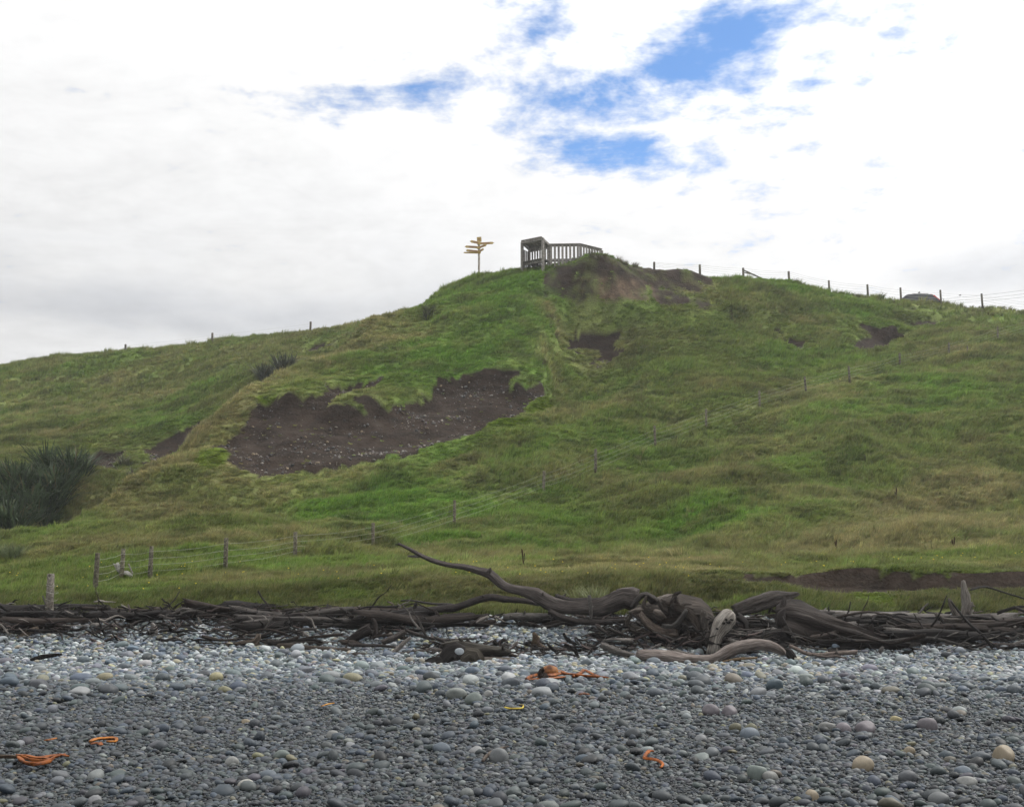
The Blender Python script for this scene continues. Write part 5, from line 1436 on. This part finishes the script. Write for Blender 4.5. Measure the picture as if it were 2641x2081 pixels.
# ------------------------------------------------------------------ overhead cables (their pole stands beyond the right edge)
M['cable'] = plain('black_cable', (.10, .10, .105), .6)
pp = at(2330, 690, 97.0); pz = gz(pp.x, pp.y)
pole = empty('cable_pole', (pp.x, pp.y, pz)); tag(pole, 'timber pole carrying three cables beyond the right edge', 'pole')
ends_ = [at(2330, 588 + k * 9, 97.0) for k in range(3)]
part('mast', cyl(Vector((pp.x, pp.y + .15, pz - .5)), Vector((pp.x, pp.y + .15, ends_[0].z + .3)), .13, .10), M['timber'], pole, (.15, .13, .11), True)
for k, (a, e) in enumerate(zip(((1990, 633), (1996, 638.5), (2010, 641.5)), ends_)):
    s0 = at(a[0], a[1], 128); run = []
    for j in range(9):
        t = j / 8; m_ = s0.lerp(e, t); m_.z -= .25 * math.sin(PI * t); run.append(m_)
    run = [s0 + (s0 - e) * .4 - Vector((0, 0, .6))] + run
    tag(part('overhead_cable', wire_tube(run, .011), M['cable'], None), '%s of three thin cables against the sky at right' % ('topmost', 'middle one', 'lowest')[k], 'cable', 'cables against the sky')

# ------------------------------------------------------------------ two small birds
def bird(px, py, Y, fl, label):
    p = at(px, py, Y)
    V, Fc, A = tube([p + Vector((-.10, 0, .0)), p + Vector((-.05, 0, .01)), p + Vector((.03, 0, .005)), p + Vector((.10, 0, .0))], [.012, .032, .034, .006], 8, .02, jag=0)
    o = wood_obj('bird', V, Fc, A, (.05, .045, .04), None, p, 'timber'); tag(o, label, 'bird', 'birds above the hilltop')
    for s_ in (-1, 1):
        W_ = [p + Vector((-.04, 0, .02)), p + Vector((.05, 0, .02)), p + Vector((.03, s_ * .12, .02 + fl)), p + Vector((-.03, s_ * .12, .02 + fl)), p + Vector((.06, s_ * .22, .01 + fl * .6))]
        part('wing', (W_, [(0, 1, 2, 3), (3, 2, 4)]), M['timber'], o, (.05, .045, .04))
    part('tail', ([p + Vector((.08, -.012, 0)), p + Vector((.08, .012, 0)), p + Vector((.16, .025, .005)), p + Vector((.16, -.025, .005))], [(0, 1, 2, 3)]), M['timber'], o, (.05, .045, .04))
bird(1946, 620.2, 88, .07, 'small dark bird flying just above the car roof')
bird(2032.5, 625.4, 88, .03, 'small dark bird flying right of the car')

# ------------------------------------------------------------------ flax and other plants
def flax_mat():
    m, N, bs = mat_new('flax_leaf')
    b = N.n('ShaderNodeAttribute', attribute_name='blade'); sp = N.n('ShaderNodeSeparateXYZ'); N.put(sp.inputs[0], b.outputs['Vector'])
    c = N.mix(1.0, N.n('ShaderNodeObjectInfo').outputs['Color'], N.ramp(sp.outputs[0], [(0, (.5, .5, .5)), (1, (1.6, 1.55, 1.5))]), 'MULTIPLY')
    c = N.mix(sp.outputs[1], c, (.16, .12, .06))
    leaf_shader(N, m, bs, c, .5, .25)
    return m
M['flax'] = flax_mat()
def fan_mesh(seed, n, spread, wd, droop, flat=False):
    r = random.Random(seed); V, Fc, A = [], [], []
    for i in range(n):
        a = r.uniform(0, 2 * PI); lean_ = r.uniform(.05, spread); h = r.uniform(.65, 1.0); dr_ = droop * r.random()
        q = r.uniform(0, .16); bx, by = q * math.cos(a), q * math.sin(a)
        sx, sy = -math.sin(a), math.cos(a); w = wd * r.uniform(.7, 1.2)
        tint = r.random(); dead = .8 if r.random() < .10 else 0
        k = len(V); m_ = 5
        for j in range(m_ + 1):
            t = j / m_
            out = lean_ * h * t + dr_ * t ** 3 * .5; z_ = h * t * math.sqrt(max(.15, 1 - lean_ ** 2 * .5)) - dr_ * t ** 4 * .45
            ww = w * (1 - t ** 3) * (.6 + .8 * t if t < .5 else 1.0)
            px_, py_ = bx + math.cos(a) * out, by + math.sin(a) * out
            V += [(px_ - sx * ww, py_ - sy * ww, z_), (px_ - math.cos(a) * ww * .5, py_ - math.sin(a) * ww * .5, z_ - ww * .2), (px_ + sx * ww, py_ + sy * ww, z_)]
            A += [(tint, dead * t, t)] * 3
        for j in range(m_):
            b_ = k + j * 3
            Fc += [(b_, b_ + 1, b_ + 4, b_ + 3), (b_ + 1, b_ + 2, b_ + 5, b_ + 4)]
    me = fast_mesh('leaf_fan_%d' % seed, V, Fc); attr(me, 'blade', 'FLOAT_VECTOR', np.array(A, np.float32)); me.materials.append(M['flax'])
    return me
FANS = [fan_mesh(i, 58, .9, .022, .8) for i in range(4)]
SEDGE = [fan_mesh(30 + i, 120, .65, .008, .7) for i in range(3)]
def plant(name, px, py, h, label, cat, meshes, nf, colr, ymin, group=None, spread=.35, ymax=118):
    f = cast(px, py, ymin, ymax)
    root = empty(name, f); tag(root, label, cat, group)
    for i in range(nf):
        o = bpy.data.objects.new('leaf_fan', random.choice(meshes)); link(o, root)
        a = 2 * PI * i / max(nf, 1) + random.uniform(-.5, .5); q = spread * h * (0 if nf == 1 else random.uniform(.3, 1))
        o.location = (q * math.cos(a), q * math.sin(a), -.08 + gz(f.x + q * math.cos(a), f.y + q * math.sin(a)) - f.z)
        o.rotation_euler = (random.gauss(0, .10), random.gauss(.05, .12), random.uniform(0, 6.28)); s_ = h * random.uniform(.8, 1.12); o.scale = (s_ * 1.05, s_ * 1.05, s_)
        o.color = (*(np.array(colr) * random.uniform(.8, 1.25)), 1)
    return root
FX = (.043, .066, .032)
for px, py, h, lb in ((20, 1120, 1.9, 'lowest flax clump at the left edge beside the spur'), (75, 1090, 2.2, 'large flax clump in front, second from the left edge'), (50, 1040, 2.1, 'flax clump behind the front ones at the left edge'),
                      (120, 1050, 2.2, 'tall dark flax clump at the right of the front flax'), (160, 1005, 2.0, 'flax clump highest and furthest right of the left thicket'), (5, 1075, 2.0, 'flax clump cut by the left picture edge'),
                      (105, 1005, 1.9, 'flax clump at the top of the left thicket'), (95, 1115, 1.5, 'small flax clump at the foot of the left thicket'), (15, 1020, 1.6, 'pale upper flax clump at the left edge')):
    plant('flax_plant', px, py, h, lb, 'flax', FANS, 5, FX, 47, 'flax thicket in the gully', .3, 72)
plant('flax_plant', 565, 806, 1.6, 'left of two flax clumps in the gully above the slip', 'flax', FANS, 4, (.075, .085, .062), 66, 'flax on the spur', .3)
plant('flax_plant', 607, 788, 1.7, 'right of two flax clumps in the gully above the slip', 'flax', FANS, 4, (.07, .08, .058), 66, 'flax on the spur', .3)
plant('flax_plant', 905, 672, .95, 'small flax clump alone high on the spur', 'flax', FANS, 3, (.07, .078, .05), 55, 'flax on the spur', .35)
plant('flax_plant', 285, 1015, 1.1, 'small flax clump by the gully slip', 'flax', FANS, 2, (.07, .08, .05), 53, 'flax on the spur', .3)
plant('flax_plant', 265, 985, .9, 'pale flax clump just above the one by the gully slip', 'flax', FANS, 2, (.08, .085, .05), 56, 'flax on the spur', .3)
plant('sedge_clump', 30, 1185, .8, 'pale green sedge clump at the left edge below the flax', 'sedge', SEDGE, 4, (.10, .13, .065), 35, None, .5)
plant('sedge_clump', 1250, 1285, .75, 'tall pale green sedge clump just behind the long bare tree', 'sedge', SEDGE, 4, (.15, .175, .075), 27.5, None, .5)
for px, py, h, c, lb in ((1255, 556, .75, (.085, .080, .045), 'bushy tussock at the right end of the lookout railing'), (1285, 552, .6, (.10, .09, .05), 'tussock on the brow just right of the lookout'), (1318, 557, .65, (.12, .10, .06), 'rounded tussock on the brow, second right of the lookout'),
                         (1345, 563, .6, (.11, .095, .055), 'rounded tussock on the brow, third right of the lookout'), (1690, 606, .6, (.09, .085, .045), 'tussock beside the hilltop fence left of the hump'), (1822, 634, .6, (.075, .08, .04), 'tussock left of the fifth hilltop post'),
                         (1660, 612, .55, (.09, .085, .05), 'broad tussock under the hilltop fence'), (2040, 655, .5, (.10, .085, .055), 'low tussock on the brow right of the car'), (2075, 662, .45, (.11, .085, .055), 'brownish tussock by the last hilltop post'),
                         (1240, 605, .6, (.12, .105, .06), 'dry tussock at the left end of the clay face'), (1170, 690, .7, (.12, .105, .065), 'dry grass clump on the edge of the spur below the summit'), (1150, 770, .6, (.11, .10, .06), 'dry grass clump above the right end of the slip')):
    plant('tussock', px, py, h, lb, 'tussock', SEDGE, 3, c, 58, 'tussocks on the brow', .6)
def dock(px, py, h, label):
    f = cast(px, py, 28)
    root = empty('dock_plant', f); tag(root, label, 'weed', 'dead dock stalks')
    for k in range(3):
        a = random.uniform(0, 6.28); tp = f + Vector((.12 * h * math.cos(a), .12 * h * math.sin(a), h * random.uniform(.7, 1)))
        V, Fc, A = tube([f, f.lerp(tp, .5), f.lerp(tp, .6), f.lerp(tp, .85), tp], [.007, .009, .016, .019, .005], 6, .4, step=.05)
        wood_obj('stalk', V, Fc, A, (.075, .042, .026), root, f)
dock(1108, 1200, .55, 'dead brown dock stalk on the terrace behind the bare branch'); dock(1898, 1062, .6, 'dead brown dock stalk on the right slope'); dock(1772, 1172, .5, 'dead dock stalk above the right bank, left one')
dock(2020, 1165, .5, 'dead dock stalk above the right bank, right one')
# yellow hawkweed dots in the grass
fx_ = rng.uniform(-16, 16, 120); fy_ = rng.uniform(29.3, 35, 120); k_ = lookup(soil, fx_, fy_) < .2; fx_, fy_ = fx_[k_], fy_[k_]; n = len(fx_)
FLW = make_stone(900, 1, plain('yellow_petal', (.75, .58, .02), .6, 0, .1))
instancer('yellow_flowers', np.c_[fx_, fy_, lookup(Z, fx_, fy_) + rng.uniform(.15, .28, n)], np.ones((n, 3)), np.zeros((n, 3)), np.full((n, 3), .022), np.zeros(n, int), [FLW], 'tiny yellow flowers dotted through the grass of the bank', 'flowers')

# ------------------------------------------------------------------ stranded kelp
def kelp_mat():
    m, N, bs = mat_new('orange_kelp')
    oc = N.n('ShaderNodeTexCoord').outputs['Object']
    n_ = N.noise(oc, 7, 4, .6)
    c = N.mix(1.0, N.n('ShaderNodeObjectInfo').outputs['Color'], N.ramp(n_, [(.36, (.30, .24, .25)), (.52, (1, 1, 1)), (.72, (1.4, 1.5, 1.4))]), 'MULTIPLY')
    N.put(bs.inputs['Base Color'], c); bs.inputs['Roughness'].default_value = .6; bs.inputs['Specular IOR Level'].default_value = .2
    return m
M['kelp'] = kelp_mat()
def kelp_strand(zf, pts, color, parent, name='stipe', r_=None, origin=None, lift=.06):
    P, R = [], []
    for x, y, r in pts:
        p = cast(zf[0] + zf[2] * x, zf[1] + zf[2] * y, 5, 40); rr_ = r * zf[2] * p.y / F
        P.append(p + Vector((0, 0, rr_ * .7 + lift))); R.append(rr_)
    V, Fc, A = tube(P, R, 10, .28, jag=.4)
    zc_ = sum(v.z for v in V) / len(V)
    for v in V: v.z = zc_ + (v.z - zc_) * .8
    return wood_obj(name, V, Fc, A, color, parent, P[0], 'kelp')
ZK = (738.8, 1379.1, .3294)     # 900..1770 x 1680..2081
ZL = (0.0, 1379.1, .3408)
OR = (.19, .055, .010)
k1 = kelp_strand(ZK, [(1140, 205, 9), (1180, 190, 11), (1230, 188, 12), (1300, 190, 13), (1360, 172, 10)], OR, None, 'bull_kelp'); tag(k1, 'heap of orange bull kelp with a round float below the pale curved log', 'kelp')
for pts in ([(1300, 185, 10), (1350, 165, 11), (1400, 178, 11), (1470, 186, 11), (1560, 190, 9), (1670, 195, 4)], [(1440, 190, 8), (1490, 170, 10), (1515, 152, 9), (1570, 178, 9), (1620, 192, 4)], [(1150, 210, 6), (1240, 205, 8), (1330, 200, 8), (1420, 188, 6)]):
    kelp_strand(ZK, pts, OR, k1)
fl_ = cast(738.8 + .3294 * 1292, 1379.1 + .3294 * 178, 5, 40)
V, Fc, A = tube([fl_ + Vector((-.11, 0, .07)), fl_ + Vector((-.07, 0, .10)), fl_ + Vector((0, 0, .12)), fl_ + Vector((.07, 0, .10)), fl_ + Vector((.12, 0, .06))], [.03, .085, .10, .085, .02], 14, .06, step=.03)
wood_obj('float', V, Fc, A, (.21, .085, .025), k1, fl_, 'kelp')
hf = cast(738.8 + .3294 * 1240, 1379.1 + .3294 * 205, 5, 40)
V, Fc, A = tube([hf, hf + Vector((.02, -.02, .10)), hf + Vector((-.01, -.02, .16)), hf + Vector((.03, -.02, .22))], [.07, .06, .04, .02], 8, .35)
wood_obj('holdfast', V, Fc, A, (.035, .025, .02), k1, hf, 'wood')
k2 = kelp_strand(ZL, [(95, 705, 13), (160, 700, 13), (230, 715, 12), (300, 705, 11), (370, 692, 9), (425, 700, 5)], OR, None, 'bull_kelp'); tag(k2, 'tangle of orange kelp with a dark holdfast at the left edge', 'kelp')
for pts in ([(110, 710, 12), (140, 735, 12), (200, 752, 12), (260, 745, 11), (300, 728, 10), (260, 710, 8)], [(130, 700, 10), (190, 722, 10), (280, 728, 9), (340, 705, 8), (400, 685, 7)], [(200, 758, 9), (250, 752, 9), (300, 735, 8), (330, 715, 6)]):
    kelp_strand(ZL, pts, OR, k2)
kelp_strand(ZL, [(-60, 705, 14), (20, 708, 14), (100, 706, 12)], (.05, .035, .025), k2, 'holdfast')
k3 = kelp_strand(ZL, [(555, 610, 8), (600, 590, 9), (660, 585, 10), (715, 592, 10), (715, 608, 8), (660, 606, 7)], (.33, .12, .02), None, 'bull_kelp'); tag(k3, 'small loop of orange kelp at the left of the beach', 'kelp')
kelp_strand(ZL, [(560, 618, 6), (600, 612, 8), (630, 630, 7), (620, 612, 6)], OR, k3)
tag(kelp_strand(ZK, [(1960, 690, 6), (1930, 690, 8), (1905, 715, 9), (1900, 738, 9), (1940, 742, 9), (1985, 752, 10), (2018, 775, 9), (2003, 800, 7)], (.27, .075, .012), None, 'bull_kelp'), 'single S-shaped strand of orange kelp on the right', 'kelp')
tag(kelp_strand(ZK, [(1000, 392, 4), (1030, 405, 6), (1080, 405, 6), (1115, 398, 5), (1120, 378, 4), (1095, 378, 4)], (.34, .25, .03), None, 'bull_kelp'), 'small yellow curl of seaweed near the centre of the beach', 'kelp')
tag(kelp_strand(ZK, [(1480, 312, 6), (1510, 308, 8), (1548, 312, 5)], (.13, .045, .015), None, 'bull_kelp'), 'scrap of brown kelp below the orange heap', 'kelp')
tag(kelp_strand(ZL, [(1995, 375, 4), (2030, 365, 5), (2075, 355, 4)], (.36, .17, .03), None, 'bull_kelp'), 'scrap of pale orange kelp left of the beach middle', 'kelp')
tag(kelp_strand(ZL, [(270, 598, 4), (310, 590, 6), (350, 578, 4)], (.30, .11, .025), None, 'bull_kelp'), 'thin scrap of orange kelp above the left tangle', 'kelp')
tg = kelp_strand(ZK, [(860, 740, 8), (890, 700, 12), (940, 672, 11), (1000, 650, 8), (1028, 640, 4)], (.06, .045, .035), None, 'driftwood_twig', lift=.04); tag(tg, 'dark splintered twig on the gravel near the front', 'driftwood')

# ------------------------------------------------------------------ thin sea haze over the whole place
def haze():
    V = [(x, y, z) for z in (-9.0, 42.0) for x, y in ((-950, -75), (950, -75), (950, 1560), (-950, 1560))]
    me = mesh_np('haze', [Vector(v) for v in V], [(3, 2, 1, 0), (4, 5, 6, 7), (0, 1, 5, 4), (1, 2, 6, 5), (2, 3, 7, 6), (3, 0, 4, 7)], False)
    m = bpy.data.materials.new('haze'); m.use_nodes = True; t = m.node_tree; t.nodes.clear()
    pv = t.nodes.new('ShaderNodeVolumePrincipled'); pv.inputs['Color'].default_value = (.92, .95, 1.0, 1); pv.inputs['Density'].default_value = 0.0005; pv.inputs['Anisotropy'].default_value = 0.3
    out = t.nodes.new('ShaderNodeOutputMaterial'); t.links.new(pv.outputs[0], out.inputs['Volume'])
    o = obj('haze', me, m); tag(o, 'thin pale sea haze over the beach and hill', 'haze', kind='stuff')
haze()

# ------------------------------------------------------------------ look-alikes side by side are told apart by their order from the left
same = {}
for o in COL.objects:
    if o.parent is None and o.get('label') and o.get('group'):
        same.setdefault(o['label'], []).append(o)
ORD = ['leftmost', 'second from left', 'third from left', 'fourth from left', 'fifth from left', 'sixth from left']
for lb, os_ in same.items():
    if len(os_) < 2: continue
    os_.sort(key=lambda q: q.location.x / max(q.location.y, 1))
    for i, q in enumerate(os_):
        q['label'] = lb + ', ' + (('left one', 'right one')[i] if len(os_) == 2 else (('left one', 'middle one', 'right one')[i] if len(os_) == 3 else ORD[min(i, 5)]))
